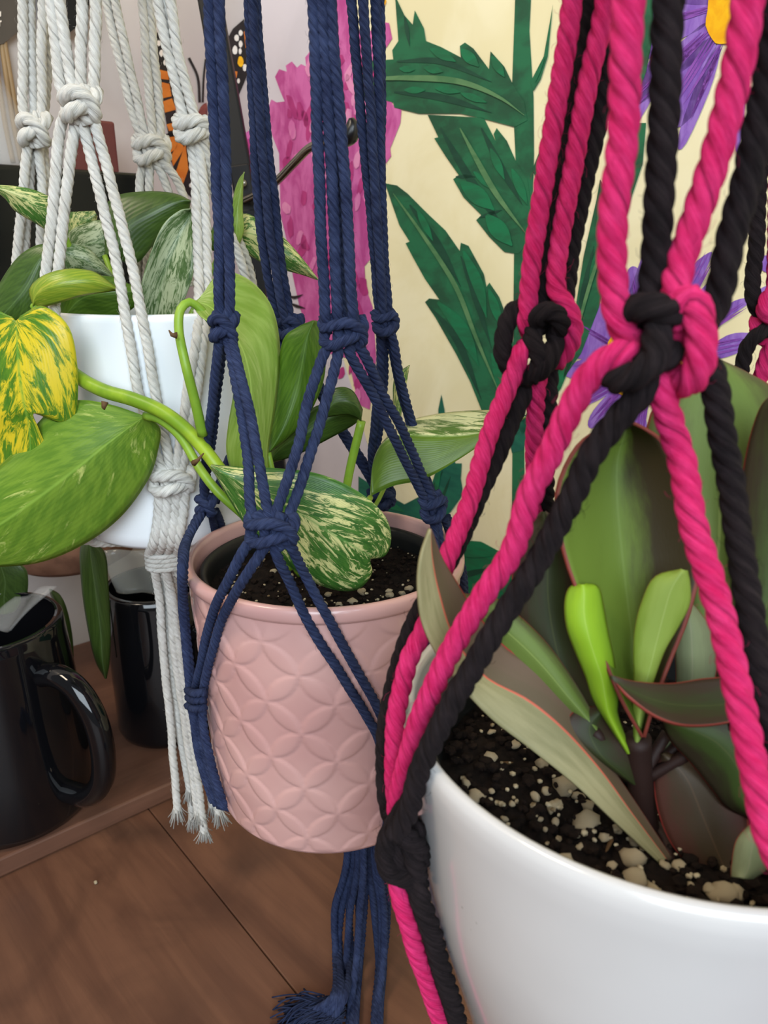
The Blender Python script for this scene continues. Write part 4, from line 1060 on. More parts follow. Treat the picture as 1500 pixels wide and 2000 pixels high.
# ------------------------------------------------------------------ leaves and plants
def leaf(name, stations, mat, parent, cup=0.0, fold=.5, nu=13, nv=30, rip=0.0, label=None, thick=.00045):
    """stations: (left x,y, mid x,y, right x,y, Y) or with Y given for left, mid and right"""
    Lp, Mp, Rp = [], [], []
    for st in stations:
        lx, ly_, mx, my, rx, ry_ = st[:6]
        if len(st) == 7: yl = yr = st[6] + cup; ym = st[6]
        else: yl, ym, yr = st[6:9]
        Lp.append(P(lx, ly_, yl)); Mp.append(P(mx, my, ym)); Rp.append(P(rx, ry_, yr))
    def resamp(pts):
        n = len(pts); ext = [pts[0] * 2 - pts[1]] + pts + [pts[-1] * 2 - pts[-2]]
        out = []
        for i in range(nv + 1):
            t = i / nv * (n - 1); k = min(int(t), n - 2); t -= k
            p0, p1, p2, p3 = ext[k:k + 4]
            out.append(.5 * ((2 * p1) + (-p0 + p2) * t + (2 * p0 - 5 * p1 + 4 * p2 - p3) * t * t + (-p0 + 3 * p1 - 3 * p2 + p3) * t ** 3))
        return out
    L, Mm, R = resamp(Lp), resamp(Mp), resamp(Rp)
    verts, faces, uvs = [], [], []
    sd = random.random() * 40
    for i in range(nv + 1):
        for j in range(nu):
            u = -1 + 2 * j / (nu - 1)
            quad = L[i] * (u * (u - 1) / 2) + Mm[i] * (1 - u * u) + R[i] * (u * (u + 1) / 2)
            lin = (L[i] * -u + Mm[i] * (1 + u)) if u < 0 else (Mm[i] * (1 - u) + R[i] * u)
            p = quad * (1 - fold) + lin * fold
            if rip:
                p = p + Vector((0, 1, .3)) * (noise.noise(Vector((sd + i * .16, j * .22, 0))) * rip)
            verts.append(p); uvs.append((j / (nu - 1), i / nv))
    for i in range(nv):
        for j in range(nu - 1):
            faces.append((i * nu + j, i * nu + j + 1, (i + 1) * nu + j + 1, (i + 1) * nu + j))
    o = mk(name, verts, faces, mat, parent, True, uvs)
    m = o.modifiers.new('solid', 'SOLIDIFY'); m.thickness = thick; m.offset = 0
    if label: o['label'] = label
    return o

# pothos 1, standing in the cream hanger's pot
po1 = thing('pothos', 'variegated pothos growing in the white pot with cream cords', 'houseplant')
leaf('leaf', [(205, 500, 205, 500, 205, 500, .45), (205, 470, 226, 480, 262, 515, .45), (198, 420, 255, 440, 290, 490, .452), (225, 384, 300, 415, 320, 450, .455), (285, 374, 335, 398, 350, 432, .458), (340, 378, 356, 392, 368, 410, .46), (373, 392, 373, 393, 372, 395, .46)], M['po_dark'], po1, .004)
leaf('leaf', [(372, 408, 374, 408, 378, 408, .44), (350, 412, 366, 430, 382, 430, .44), (318, 440, 345, 470, 380, 480, .438), (292, 500, 325, 520, 378, 530, .436), (275, 560, 312, 568, 366, 570, .436), (270, 610, 305, 612, 350, 606, .437), (285, 660, 300, 660, 320, 655, .44)], M['po_silver'], po1, -.004)
leaf('leaf', [(-30, 362, -30, 363, -30, 364, .41), (10, 362, 10, 372, 6, 384, .412), (55, 368, 52, 392, 30, 412, .416), (88, 380, 85, 415, 66, 434, .42), (104, 394, 102, 430, 90, 448, .424), (120, 440, 118, 446, 112, 452, .428)], M['po_marble'], po1, .002)
leaf('leaf', [(108, 478, 106, 480, 104, 482, .40), (70, 480, 78, 510, 106, 530, .398), (30, 508, 52, 560, 92, 590, .396), (-10, 570, 20, 600, 60, 626, .395), (-40, 630, -20, 640, 10, 650, .396)], M['po_dark'], po1, .004)
leaf('leaf', [(122, 486, 122, 488, 122, 490, .43), (140, 476, 140, 500, 130, 528, .43), (170, 484, 165, 510, 150, 534, .43), (198, 510, 190, 524, 178, 534, .432), (222, 540, 220, 541, 216, 541, .434)], M['po_silver'], po1, .003)
leaf('leaf', [(65, 598, 64, 598, 62, 597, .375), (58, 566, 72, 574, 80, 600, .373), (82, 540, 100, 560, 120, 590, .371), (128, 526, 140, 552, 160, 578, .372), (180, 530, 182, 550, 196, 572, .376), (215, 552, 218, 560, 222, 568, .382), (232, 565, 232, 566, 232, 567, .386)], M['po_folded'], po1, .004, .25)
leaf('leaf', [(130, 470, 131, 470, 132, 470, .465), (135, 420, 150, 440, 160, 462, .465), (150, 414, 170, 430, 185, 440, .465), (185, 412, 188, 418, 190, 422, .466)], M['po_marble'], po1, .003)
leaf('leaf', [(132, 500, 132, 502, 133, 505, .455), (135, 455, 160, 480, 170, 530, .455), (170, 436, 200, 470, 212, 520, .455), (200, 430, 222, 455, 232, 490, .456), (235, 440, 238, 452, 240, 465, .457)], M['po_silver'], po1, .003)
leaf('leaf', [(110, 640, 112, 640, 114, 640, .42), (112, 570, 150, 590, 190, 640, .42), (150, 545, 190, 575, 230, 620, .42), (215, 540, 240, 570, 262, 600, .422), (262, 560, 266, 570, 268, 580, .425)], M['po_plain'], po1, .003)
leaf('leaf', [(478, 336, 477, 336, 476, 336, .44), (466, 352, 470, 372, 474, 380, .44), (456, 385, 464, 410, 474, 415, .44), (452, 430, 462, 450, 476, 450, .44), (455, 480, 460, 482, 466, 482, .442)], M['po_pale'], po1, .002)
leaf('leaf', [(440, 470, 441, 472, 441, 474, .45), (470, 420, 480, 455, 490, 500, .448), (505, 428, 520, 470, 525, 520, .446), (550, 460, 560, 500, 565, 530, .444), (590, 505, 592, 520, 595, 538, .442), (621, 545, 621, 546, 621, 547, .44)], M['po_marble'], po1, .004)
leaf('leaf', [(400, 480, 401, 482, 402, 484, .458), (430, 420, 440, 450, 450, 500, .458), (460, 415, 476, 450, 480, 490, .458), (500, 425, 505, 440, 508, 455, .458)], M['po_plain'], po1, .003)
leaf('leaf', [(180, 1058, 178, 1056, 172, 1056, .50), (157, 1070, 176, 1075, 205, 1080, .50), (160, 1150, 186, 1150, 212, 1150, .50), (172, 1230, 196, 1230, 216, 1230, .50), (186, 1290, 200, 1290, 214, 1290, .50), (205, 1325, 206, 1326, 208, 1325, .50)], M['po_murk'], po1, .006)
leaf('leaf', [(96, 1150, 97, 1150, 98, 1150, .545), (100, 1165, 106, 1165, 118, 1163, .545), (116, 1200, 122, 1200, 132, 1195, .545), (124, 1250, 132, 1250, 142, 1250, .545), (130, 1320, 138, 1320, 144, 1318, .545)], M['po_murk'], po1, .004)
leaf('leaf', [(-20, 1100, 0, 1100, 40, 1100, .52), (-20, 1130, 10, 1135, 54, 1120, .52), (-20, 1165, 8, 1170, 52, 1165, .52), (-10, 1200, 10, 1200, 30, 1195, .52)], M['po_murk'], po1, .004)
for pts in ([(205, 500, .45), (235, 580, .44), (270, 660, .44)], [(110, 640, .42), (170, 640, .43), (250, 660, .44)], [(440, 470, .45), (400, 560, .45), (350, 660, .44)], [(120, 450, .43), (180, 560, .44), (270, 660, .44)], [(65, 598, .376), (80, 610, .385), (150, 640, .43)], [(106, 480, .40), (140, 580, .43), (250, 670, .44)], [(460, 481, .442), (430, 560, .45), (330, 660, .44)]):
    tube('petiole', V(*pts), .0016, M['petiole'], po1, 8)

# pothos 2, in the pink pot, with the vine that trails to the left
po2 = thing('pothos', 'golden pothos growing in the pink pot, vine trailing left', 'houseplant')
# folded upright leaf behind the navy cords
leaf('leaf', [(372, 592, 380, 590, 392, 580, .359, .357, .357), (392, 618, 410, 600, 432, 532, .342, .352, .364), (424, 640, 446, 640, 488, 548, .336, .348, .364), (448, 690, 476, 690, 532, 602, .334, .342, .360), (456, 760, 490, 760, 547, 690, .334, .338, .356), (446, 830, 488, 830, 538, 790, .338, .336, .350), (443, 885, 490, 890, 524, 880, .342, .336, .344), (462, 940, 500, 950, 528, 950, .346, .338, .342), (505, 985, 520, 990, 534, 992, .346, .342, .344), (537, 1020, 537, 1021, 538, 1020, .346, .346, .346)], M['po_pale'], po2, nu=17, nv=44)
leaf('leaf', [(612, 626, 613, 626, 615, 626, .35), (580, 640, 600, 660, 628, 636, .35), (553, 665, 592, 700, 636, 690, .35), (540, 740, 580, 760, 630, 750, .35), (530, 810, 560, 820, 600, 815, .348), (524, 860, 540, 862, 562, 856, .346), (521, 886, 522, 887, 524, 886, .345)], M['po_plain'], po2, .005)
leaf('leaf', [(520, 905, 522, 906, 524, 906, .36), (540, 850, 555, 870, 580, 888, .36), (580, 820, 610, 840, 640, 858, .36), (630, 790, 660, 810, 690, 830, .36), (700, 808, 701, 812, 702, 816, .36)], M['po_dark'], po2, .004)
leaf('leaf', [(632, 815, 633, 815, 633, 816, .34), (640, 770, 650, 790, 655, 812, .34), (665, 756, 675, 785, 680, 810, .34), (690, 765, 698, 795, 700, 818, .341), (708, 800, 706, 815, 705, 826, .342)], M['po_dark'], po2, .003)
# right leaf, marbled top turned up, underside towards the camera
leaf('leaf', [(1028, 815, 1027, 815, 1026, 816, .370, .368, .368), (985, 803, 975, 836, 955, 858, .385, .367, .366), (930, 802, 915, 850, 895, 898, .396, .368, .363), (860, 808, 850, 852, 830, 935, .404, .370, .362), (800, 822, 785, 850, 772, 948, .406, .372, .362), (765, 845, 750, 865, 742, 960, .404, .372, .362), (733, 890, 729, 905, 727, 968, .388, .370, .362), (724, 975, 723, 975, 722, 976, .360, .360, .360)], M['po_right'], po2, fold=.85, nu=17, nv=36)
# big marbled heart leaf over the soil
leaf('leaf', [(412, 908, 412, 909, 411, 910, .318), (470, 912, 462, 938, 448, 975, .316), (545, 915, 525, 968, 490, 1040, .314), (625, 926, 590, 1005, 545, 1090, .313), (700, 960, 645, 1040, 600, 1130, .313), (750, 1005, 690, 1066, 655, 1152, .314), (764, 1050, 712, 1080, 700, 1150, .316), (752, 1085, 722, 1086, 726, 1120, .317), (722, 1092, 721, 1092, 720, 1094, .318)], M['po_marble2'], po2, .003, .4, nu=17, nv=36)
leaf('leaf', [(800, 713, 800, 714, 799, 714, .402), (772, 735, 780, 740, 796, 735, .402), (768, 780, 778, 785, 788, 780, .402), (772, 815, 778, 818, 783, 812, .402), (778, 832, 778, 833, 779, 832, .402)], M['po_marble'], po2, .003)
# two leaves on the trailing vine
leaf('leaf', [(24, 619, 32, 626, 40, 617, .370, .369, .369), (-15, 608, 33, 650, 84, 598, .374, .366, .367), (-60, 650, 35, 690, 134, 638, .376, .363, .365), (-85, 720, 39, 735, 151, 712, .376, .361, .365), (-85, 790, 45, 775, 151, 790, .374, .360, .365), (-70, 840, 50, 798, 139, 831, .372, .360, .366), (-55, 865, 54, 815, 60, 806, .372, .361, .362), (-40, 890, 58, 835, 76, 848, .372, .362, .363), (-20, 915, 60, 868, 96, 884, .372, .363, .365), (0, 938, 58, 905, 96, 922, .370, .364, .366), (30, 950, 52, 938, 76, 946, .368, .366, .367), (50, 953, 54, 954, 58, 953, .368, .367, .367)], M['po_yellow'], po2, fold=.4, nu=17, nv=60)
leaf('leaf', [(282, 812, 284, 812, 287, 813, .362), (215, 790, 250, 836, 312, 835, .366, .362, .370), (150, 782, 205, 870, 310, 872, .368, .360, .372), (95, 805, 155, 910, 290, 935, .368, .358, .372), (30, 880, 90, 960, 235, 1010, .367, .357, .371), (-40, 950, 20, 1010, 160, 1065, .366, .357, .369), (-90, 1020, -40, 1050, 70, 1100, .366, .358, .367), (-110, 1080, -90, 1090, -40, 1108, .364, .360, .365)], M['po_big'], po2, fold=.35, nu=17, nv=40)
tube('vine', V((60, 640, .374), (110, 700, .376), (158, 740, .372), (205, 764, .366), (260, 780, .360), (320, 806, .354), (375, 850, .348), (420, 905, .342), (470, 975, .340), (510, 1030, .345), (560, 1075, .35), (590, 1120, .352)), lambda t: .0034 - .0006 * abs(t - .3), M['vine'], po2, 14)
tube('petiole', V((284, 812, .362), (310, 818, .358), (350, 850, .352), (390, 915, .346), (425, 960, .342), (480, 1010, .343), (530, 1060, .348), (570, 1110, .35)), .0022, M['petiole'], po2, 12)
tube('petiole', V((418, 636, .350), (392, 604, .350), (370, 590, .348), (353, 604, .345), (349, 640, .342), (362, 710, .336), (380, 780, .338), (396, 850, .342)), lambda t: .0018 + .0006 * t, M['petiole'], po2, 12)
tube('petiole', V((706, 822, .345), (697, 860, .345), (686, 905, .345), (676, 960, .345), (668, 1040, .345)), .0020, M['petiole'], po2, 12)
tube('petiole', V((723, 972, .36), (714, 992, .35), (700, 1040, .34), (680, 1100, .34)), .0015, M['petiole'], po2, 10)
tube('petiole', V((524, 884, .345), (540, 960, .342), (560, 1060, .34)), .0014, M['petiole'], po2, 10)
tube('petiole', V((778, 830, .402), (770, 900, .408), (740, 975, .40), (700, 1030, .37)), .0012, M['petiole'], po2, 8)
for a, b_ in (((345, 655), (330, 645)), ((378, 905), (398, 885)), ((205, 785), (204, 800))):
    tube('dry_sheath', V((*a, .336), ((a[0] + b_[0]) / 2 - 2, (a[1] + b_[1]) / 2 + 4, .335), (*b_, .336)), lambda t: .0013 * (1 - t) + .0003, M['node'], po2, 6)

# peperomia in the large white pot
pe = thing('peperomia', 'bronze edged peperomia with two lime young leaves in the large white pot', 'houseplant')
leaf('leaf', [(840, 1032, 839, 1033, 837, 1034, .190, .190, .190), (862, 1090, 842, 1090, 820, 1090, .196, .191, .188), (890, 1135, 856, 1160, 816, 1150, .197, .192, .187), (925, 1190, 885, 1245, 826, 1222, .197, .191, .187), (985, 1262, 945, 1322, 868, 1300, .196, .190, .186), (1062, 1312, 1030, 1368, 950, 1395, .195, .189, .184), (1120, 1374, 1100, 1425, 1035, 1462, .192, .186, .181), (1180, 1478, 1170, 1503, 1120, 1530, .187, .182, .178), (1245, 1575, 1235, 1592, 1205, 1610, .181, .178, .175), (1320, 1690, 1312, 1694, 1300, 1698, .175, .174, .173)], M['pe_brown'], pe, fold=.75, nu=17, nv=44, thick=.0009)
leaf('leaf', [(868, 1140, 866, 1142, 864, 1146, .205), (905, 1160, 900, 1180, 880, 1190, .20), (960, 1165, 960, 1210, 930, 1260, .197), (1010, 1200, 1010, 1250, 985, 1310, .195), (1070, 1260, 1060, 1300, 1040, 1350, .193), (1125, 1340, 1110, 1360, 1090, 1390, .19), (1170, 1420, 1165, 1425, 1160, 1428, .187)], M['pe_green'], pe, .003, thick=.0009)
leaf('leaf', [(1060, 1000, 1062, 1000, 1064, 1000, .215), (1015, 1050, 1070, 1060, 1130, 1050, .212), (1000, 1150, 1070, 1170, 1150, 1140, .208), (1020, 1270, 1090, 1280, 1160, 1250, .203), (1080, 1360, 1125, 1370, 1180, 1350, .198), (1150, 1430, 1170, 1430, 1200, 1425, .192), (1215, 1480, 1216, 1480, 1217, 1480, .188)], M['pe_shade'], pe, .004, thick=.0009)
leaf('leaf', [(1222, 822, 1225, 821, 1228, 822, .213), (1172, 838, 1220, 846, 1268, 842, .212), (1120, 880, 1205, 900, 1300, 870, .212), (1085, 970, 1205, 985, 1345, 960, .209), (1100, 1080, 1215, 1090, 1370, 1080, .205), (1140, 1190, 1228, 1200, 1350, 1190, .2), (1180, 1290, 1240, 1300, 1310, 1290, .195), (1215, 1370, 1248, 1372, 1280, 1368, .190), (1255, 1440, 1256, 1440, 1258, 1440, .188)], M['pe_big'], pe, -.008, .3, nu=17, thick=.0009)
leaf('leaf', [(1392, 702, 1395, 701, 1400, 702, .225), (1345, 724, 1398, 730, 1460, 730, .225), (1300, 760, 1400, 780, 1520, 770, .224), (1262, 840, 1400, 880, 1590, 880, .222), (1285, 960, 1405, 990, 1600, 1000, .219), (1320, 1080, 1400, 1100, 1540, 1120, .214), (1340, 1200, 1390, 1220, 1460, 1240, .206), (1340, 1320, 1360, 1330, 1390, 1340, .198), (1300, 1430, 1301, 1431, 1303, 1432, .19)], M['pe_green'], pe, .006, .4, nu=17, thick=.0009)
leaf('leaf', [(1520, 766, 1524, 765, 1528, 766, .20), (1485, 800, 1525, 810, 1580, 810, .20), (1455, 900, 1540, 900, 1640, 900, .2), (1440, 1040, 1530, 1050, 1640, 1060, .199), (1440, 1160, 1500, 1170, 1580, 1180, .197), (1420, 1290, 1450, 1300, 1490, 1310, .194), (1370, 1410, 1372, 1412, 1376, 1414, .19)], M['pe_dark'], pe, .006, thick=.0009)
leaf('leaf', [(1132, 1142, 1138, 1142, 1144, 1142, .192), (1112, 1150, 1140, 1160, 1168, 1148, .191), (1104, 1180, 1140, 1200, 1178, 1190, .189), (1108, 1225, 1148, 1240, 1186, 1235, .187), (1124, 1270, 1162, 1285, 1196, 1280, .186), (1145, 1320, 1175, 1325, 1202, 1325, .185), (1158, 1360, 1182, 1365, 1206, 1365, .184), (1180, 1400, 1192, 1402, 1206, 1400, .184), (1225, 1470, 1228, 1471, 1232, 1470, .184)], M['pe_young'], pe, .004, .3, thick=.0009)
leaf('leaf', [(1330, 1114, 1334, 1113, 1340, 1114, .186), (1278, 1128, 1310, 1150, 1346, 1140, .185), (1252, 1180, 1295, 1200, 1345, 1180, .184), (1240, 1232, 1282, 1250, 1322, 1225, .183), (1238, 1280, 1272, 1290, 1296, 1270, .182), (1240, 1330, 1260, 1335, 1274, 1330, .182), (1238, 1368, 1252, 1370, 1264, 1368, .183), (1240, 1450, 1244, 1450, 1248, 1450, .184)], M['pe_young2'], pe, .003, .4, thick=.0009)
leaf('leaf', [(1192, 1318, 1192, 1320, 1193, 1324, .172), (1235, 1330, 1230, 1350, 1228, 1362, .172, .170, .168), (1310, 1335, 1300, 1375, 1280, 1400, .176, .171, .166), (1380, 1325, 1370, 1380, 1340, 1418, .178, .172, .166), (1450, 1325, 1440, 1375, 1420, 1412, .178, .173, .168), (1510, 1360, 1508, 1370, 1500, 1385, .176, .174, .172)], M['pe_shade'], pe, fold=.4, thick=.0009)
leaf('leaf', [(1338, 1176, 1342, 1175, 1346, 1176, .198), (1326, 1200, 1345, 1205, 1368, 1200, .198), (1318, 1240, 1350, 1250, 1392, 1240, .197), (1322, 1320, 1350, 1330, 1396, 1320, .196), (1318, 1400, 1336, 1402, 1360, 1400, .193), (1290, 1470, 1291, 1471, 1292, 1472, .19)], M['pe_grey'], pe, .003, thick=.0009)
leaf('leaf', [(1290, 1400, 1292, 1402, 1294, 1404, .182), (1360, 1395, 1340, 1420, 1310, 1445, .180), (1440, 1410, 1400, 1450, 1350, 1490, .178), (1500, 1450, 1440, 1500, 1390, 1540, .176), (1500, 1540, 1450, 1560, 1420, 1575, .175), (1480, 1600, 1476, 1600, 1470, 1600, .175)], M['pe_dark'], pe, .003, thick=.0009)
leaf('leaf', [(1290, 1470, 1295, 1472, 1300, 1470, .186), (1278, 1530, 1340, 1520, 1410, 1500, .182), (1290, 1600, 1370, 1590, 1450, 1560, .178), (1320, 1660, 1395, 1650, 1460, 1620, .174), (1370, 1705, 1415, 1695, 1450, 1670, .171), (1415, 1722, 1425, 1718, 1435, 1705, .169)], M['pe_brown2'] if 'pe_brown2' in M else M['pe_shade'], pe, .003, thick=.0009)
leaf('leaf', [(1480, 1600, 1490, 1600, 1500, 1600, .162), (1440, 1640, 1470, 1645, 1500, 1640, .16), (1430, 1690, 1460, 1695, 1500, 1690, .158), (1430, 1712, 1450, 1715, 1470, 1715, .157)], M['pe_grey'], pe, .002, thick=.0009)
leaf('leaf', [(1180, 1380, 1185, 1378, 1190, 1380, .19), (1120, 1390, 1150, 1420, 1200, 1420, .187), (1110, 1430, 1170, 1470, 1230, 1450, .184), (1180, 1490, 1215, 1510, 1250, 1490, .183), (1250, 1540, 1252, 1540, 1254, 1540, .184)], M['pe_shade'], pe, .003, thick=.0009)
tube('stem', V((1245, 1440, .186), (1250, 1520, .186), (1262, 1600, .186)) + [soil_at(1275, 1650, WS - .006)], lambda t: .0038 - .0006 * t, M['pe_stem'], pe, 14)
for pts in ([(1310, 1694, .174), (1300, 1640, .182), (1262, 1590, .19)], [(1216, 1480, .188), (1240, 1520, .187), (1255, 1560, .186)], [(1160, 1428, .187), (1220, 1500, .187), (1250, 1550, .186)], [(1303, 1432, .19), (1275, 1480, .188), (1255, 1530, .186)], [(1372, 1412, .19), (1310, 1470, .189), (1258, 1540, .186)], [(1500, 1370, .174), (1400, 1440, .182), (1262, 1520, .186)], [(1291, 1471, .19), (1270, 1500, .188), (1256, 1540, .186)], [(1252, 1540, .184), (1256, 1560, .186), (1258, 1580, .186)]):
    tube('petiole', V(*pts), .0017, M['pe_stem'], pe, 8)

# ------------------------------------------------------------------ mugs and things on the board
def mug(label, c, prof, hpts, z0):
    t = thing('glass_mug', label, 'mug')
    outer = [(r, z0 + z) for r, z in prof]
    inner = [(r - .0035, max(z, z0 + .006)) for r, z in reversed(outer)]
    lathe('mug_body', [(.0005, z0)] + outer + inner + [(.0005, z0 + .006)], c, M['black_glass'], t, 80)
    if hpts:
        d = tube_data(cr(hpts, .003), .0080, 16); mk('handle', d[0], d[1], M['black_glass'], t, True, d[2])
    return t
c1 = (-.275, .475)
ha = math.radians(-25)
hb = [Vector((c1[0] + r * math.cos(ha), c1[1] + r * math.sin(ha), BZ + z)) for r, z in ((.046, .116), (.062, .121), (.080, .116), (.093, .098), (.097, .072), (.092, .046), (.077, .030), (.050, .026))]
mug('large black glass mug with handle at the board front', c1, [(.050, 0), (.0555, .002), (.0575, .008), (.0570, .05), (.0540, .1), (.0515, .138), (.0510, .145), (.0495, .147)], hb, BZ)
c2 = (-.186, .575)
hb2 = [Vector((c2[0] + .035, c2[1] - .02, BZ + .10)), Vector((c2[0] + .062, c2[1] - .03, BZ + .09)), Vector((c2[0] + .068, c2[1] - .032, BZ + .055)), Vector((c2[0] + .036, c2[1] - .02, BZ + .03))]
mug('slim black glass mug beside the cream tassel', c2, [(.036, 0), (.0405, .002), (.0422, .007), (.0424, .06), (.0420, .125), (.0410, .131), (.040, .132)], hb2, BZ)
def sheet(name, quad, mat, t, parent=None, n=8, wave=.002):
    """a thin creased plastic sleeve"""
    a, b_, c_, d_ = quad
    nrm = (b_ - a).cross(d_ - a).normalized()
    v, f = [], []
    for i in range(n + 1):
        for j in range(n + 1):
            u, w = i / n, j / n
            p = a.lerp(b_, u).lerp(d_.lerp(c_, u), w)
            v.append(p + nrm * wave * math.sin(u * 7 + w * 3))
    for i in range(n):
        for j in range(n):
            f.append((i * (n + 1) + j, (i + 1) * (n + 1) + j, (i + 1) * (n + 1) + j + 1, i * (n + 1) + j + 1))
    o = mk(name, v, f, mat, parent, True)
    m = o.modifiers.new('solid', 'SOLIDIFY'); m.thickness = t
    return o
o = sheet('plastic_bag', [P(-30, 1225, .47), P(22, 1232, .45), P(108, 1142, .47), P(30, 1165, .49)], M['clear'], .0012)
tag(o, 'clear plastic sleeve sticking out of the large black mug', 'plastic bag')
o = sheet('plastic_bag', [P(228, 1158, .575), P(302, 1160, .575), P(292, 1074, .575), P(198, 1076, .575)], M['clear_dim'], .0012)
tag(o, 'smoky clear plastic bag standing in the slim black mug', 'plastic bag')

# terracotta wall planter behind the mugs
def on_wall(s, d, z): return wl_frame(s, d, z)
tp = WL.hit(100, 1110); tcn = tp - NL * .07
tpl = thing('wall_planter', 'round terracotta planter fixed to wall behind the large mug', 'planter')
lathe('planter_body', [(.0005, .137), (.045, .137), (.056, .144), (.063, .167), (.066, .222), (.0655, .227), (.061, .226), (.056, .172), (.0005, .152)], (tcn.x, tcn.y), M['terracotta'], tpl, 64)
d = box_data((-.02, -.01, .152), (.02, .012, .212), Matrix.Translation((tp.x, tp.y, 0)) @ Matrix.Rotation(A40, 4, 'Z') @ Matrix.Translation((0, -.011, 0)))
mk('bracket', d[0], d[1], M['terracotta'], tpl, False)

# black box shelf on the left wall with a few things on it
def wall_box(name, s0, s1, d0, d1, z0_, z1_, mat, parent=None):
    v = [wl_frame(s, d, z) for z in (z0_, z1_) for d in (d0, d1) for s in (s0, s1)]
    return mk(name, v, [(0, 2, 3, 1), (4, 5, 7, 6), (0, 1, 5, 4), (2, 6, 7, 3), (0, 4, 6, 2), (1, 3, 7, 5)], mat, parent, False)
def s_of(px, d, py=340):
    r_ = ray(px, py); off = OFFL - d
    p = r_ * (off / r_.dot(NL)); return (p - CORNER).dot(-DL)
sR = s_of(298, .10)
ws = wall_box('wall_shelf', sR, sR + .45, .0005, .10, .355, .464, M['black_gloss'])
bevel(ws, .004, 3)
tag(ws, 'glossy black box shelf on the grey wall behind the cream hanger', 'shelf')
rb = wall_box('red_box', s_of(212, .07) - .01, s_of(178, .07), .03, .07, .4645, .505, mat_plain('dark red card', srgb(110, 52, 46), .6))
bevel(rb, .002); tag(rb, 'small dark red box standing on the black shelf', 'box')
cc = wl_frame(s_of(-20, .05), .05, 0)
gd = lathe('glass_dome', [(.040, .4645), (.042, .466), (.040, .475), (.030, .50), (.016, .535), (.012, .56), (.009, .56), (.013, .535), (.027, .50), (.037, .475)], (cc.x, cc.y), M['clear'], None, 40, True)
tag(gd, 'clear glass funnel standing at left on the black shelf', 'glassware')
stk = thing('wooden_sticks', 'thin tan wooden sticks leaning on wall above the black shelf', 'sticks')
for x0_, x1_ in ((2, 26), (8, 36), (-14, 10)):
    tube('stick', [WL.hit(x0_, 78, .006), WL.hit(x1_, 240, .012), WL.hit(x1_ + 16, 318, .016)], .0022, mat_plain('tan wood', srgb(150, 122, 84), .6) if 'tan wood' not in bpy.data.materials else bpy.data.materials['tan wood'], stk, 8)
def wall_plate(name, poly, wall, thick, mat, parent=None):
    n = len(poly)
    fr = [wall.hit(x, y, .001 + thick) for x, y in poly]; bk = [p + wall.n * thick for p in fr]
    f = [tuple(range(n)), tuple(reversed(range(n, 2 * n)))] + [(i, (i + 1) % n + 0, (i + 1) % n + n, i + n) for i in range(n)]
    o = mk(name, fr + bk, f, mat, parent, False)
    bm = bmesh.new(); bm.from_mesh(o.data); bmesh.ops.recalc_face_normals(bm, faces=bm.faces); bm.to_mesh(o.data); bm.free()
    return o
o = wall_plate('hanging_sign', [(-60, -40), (66, -40), (64, 38), (6, 86), (-60, 90)], WL, .008, mat_plain('dark brown board', srgb(74, 64, 54), .6))
tag(o, 'dark brown sign board on wall at the top left corner', 'sign')
paint('white_lettering', [[(-6, 24), (2, 22), (2, 32), (-6, 34)], [(-4, 40), (3, 40), (3, 43), (0, 44), (0, 52), (-4, 52)]], Wall(NL, OFFL - .0095, wall_left), M['mu_white'], 0, o)
o = wall_plate('lamp_bracket', [(84, -40), (178, -40), (172, 36), (138, 62), (128, 44), (96, 30)], WL, .02, M['black_metal'])
tag(o, 'black metal bracket on wall above the front cream knot', 'bracket')

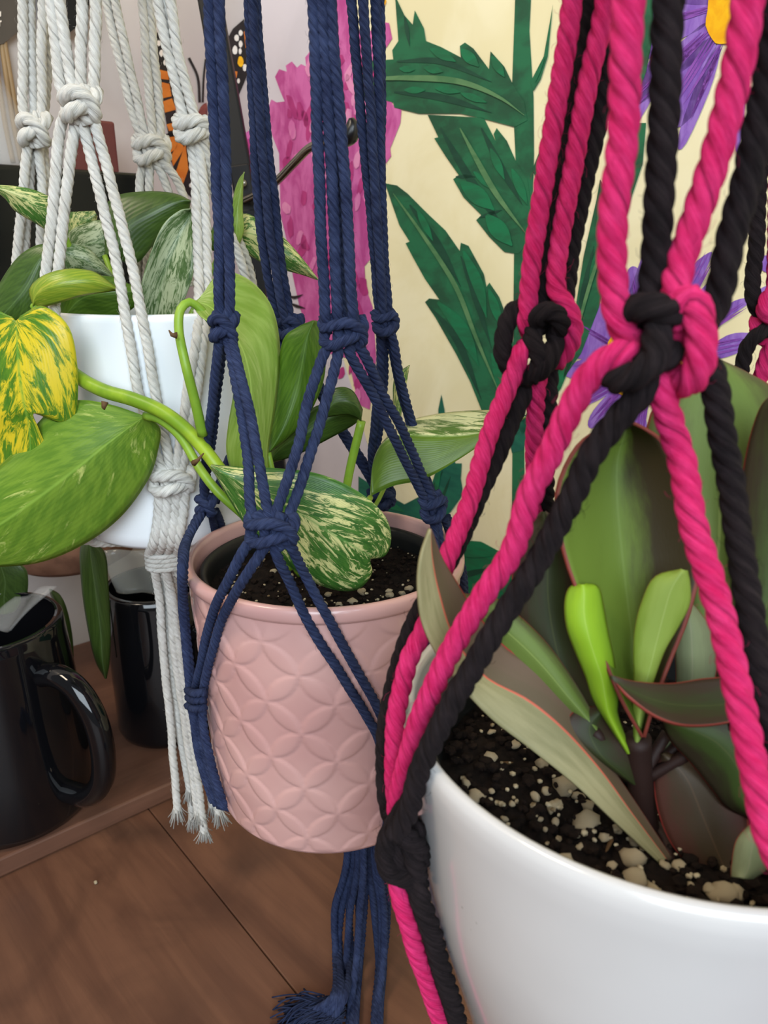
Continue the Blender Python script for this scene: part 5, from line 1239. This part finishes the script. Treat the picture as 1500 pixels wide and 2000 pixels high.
# black stand with a steel hook
st = thing('hook_stand', 'black flat metal stand with curved steel hook before the butterfly', 'stand')
pa, pb2, pc = P(399, -60, .66), P(484, 420, .62), P(560, 900, .60)
pc2 = pb2 + (pb2 - pa) * ((pb2.z - 0.0) / max(.01, pa.z - pb2.z)); pc2.z = 0.0
pc2 = Vector((pb2.x + .03, pb2.y - .02, .0156))
def bar(name, a, b_, w, t, mat, parent):
    d = (b_ - a).normalized(); r_ = d.cross(Vector((0, -1, 0))).normalized(); n_ = r_.cross(d)
    v = [p + r_ * x * w / 2 + n_ * y * t / 2 for p in (a, b_) for y in (-1, 1) for x in (-1, 1)]
    o = mk(name, v, [(0, 2, 3, 1), (4, 5, 7, 6), (0, 1, 5, 4), (2, 6, 7, 3), (0, 4, 6, 2), (1, 3, 7, 5)], mat, parent, False)
    bevel(o, .0015); return o
top_ = pa + (pa - pb2) * .3
mid_ = P(470, 335, .625)
bar('upper_post', top_, mid_, .017, .010, M['black_metal'], st)
bar('lower_post', mid_ + Vector((0, -.002, .004)), pb2, .015, .010, M['black_metal'], st)
bar('post_leg', pb2 + Vector((0, 0, .004)), pc2, .015, .010, M['black_metal'], st)
o = lathe('stand_base', [(.0005, BZ + .0005), (.045, BZ + .0005), (.046, BZ + .003), (.044, BZ + .005), (.0005, BZ + .006)], (pc2.x, pc2.y), M['black_metal'], st, 40)
sc = P(475, 358, .612)
bm = bmesh.new(); bmesh.ops.create_uvsphere(bm, u_segments=14, v_segments=8, radius=.0026, matrix=Matrix.Translation(sc) @ Matrix.Diagonal((1, .5, 1, 1)))
me = bpy.data.meshes.new('screw'); bm.to_mesh(me); bm.free(); me.materials.append(M['steel'])
o = bpy.data.objects.new('screw', me); COL.objects.link(o); o.parent = st
tube('hook_rod', V((476, 392, .612), (505, 378, .60), (540, 354, .585), (575, 318, .57), (606, 288, .56), (640, 276, .55), (676, 268, .545)), .0028, M['steel'], st, 12)
tube('rubber_tip', V((668, 270, .546), (684, 262, .544), (688, 248, .543), (686, 230, .542)), lambda t: .0062 * (1 - .75 * t ** 3), M['rubber'], st, 14, .0015)

# pale crumb on the table
o = put_chunk(None, Vector((0, 0, 0)), .0012)
d = ray(187, 1723); o.location = Vector((0, 0, CAMZ)) + d * ((.0012 - CAMZ) / d.z)
o.name = 'perlite_crumb'; tag(o, 'tiny white crumb lying alone on the brown table', 'crumb')

# loose fibres standing off the cords
for hg, mn in ((navy, 'navy_cord'), (cream, 'cream_cord'), (pb, 'pink_cord'), (pb, 'black_cord')):
    build_fuzz(hg, M[mn])
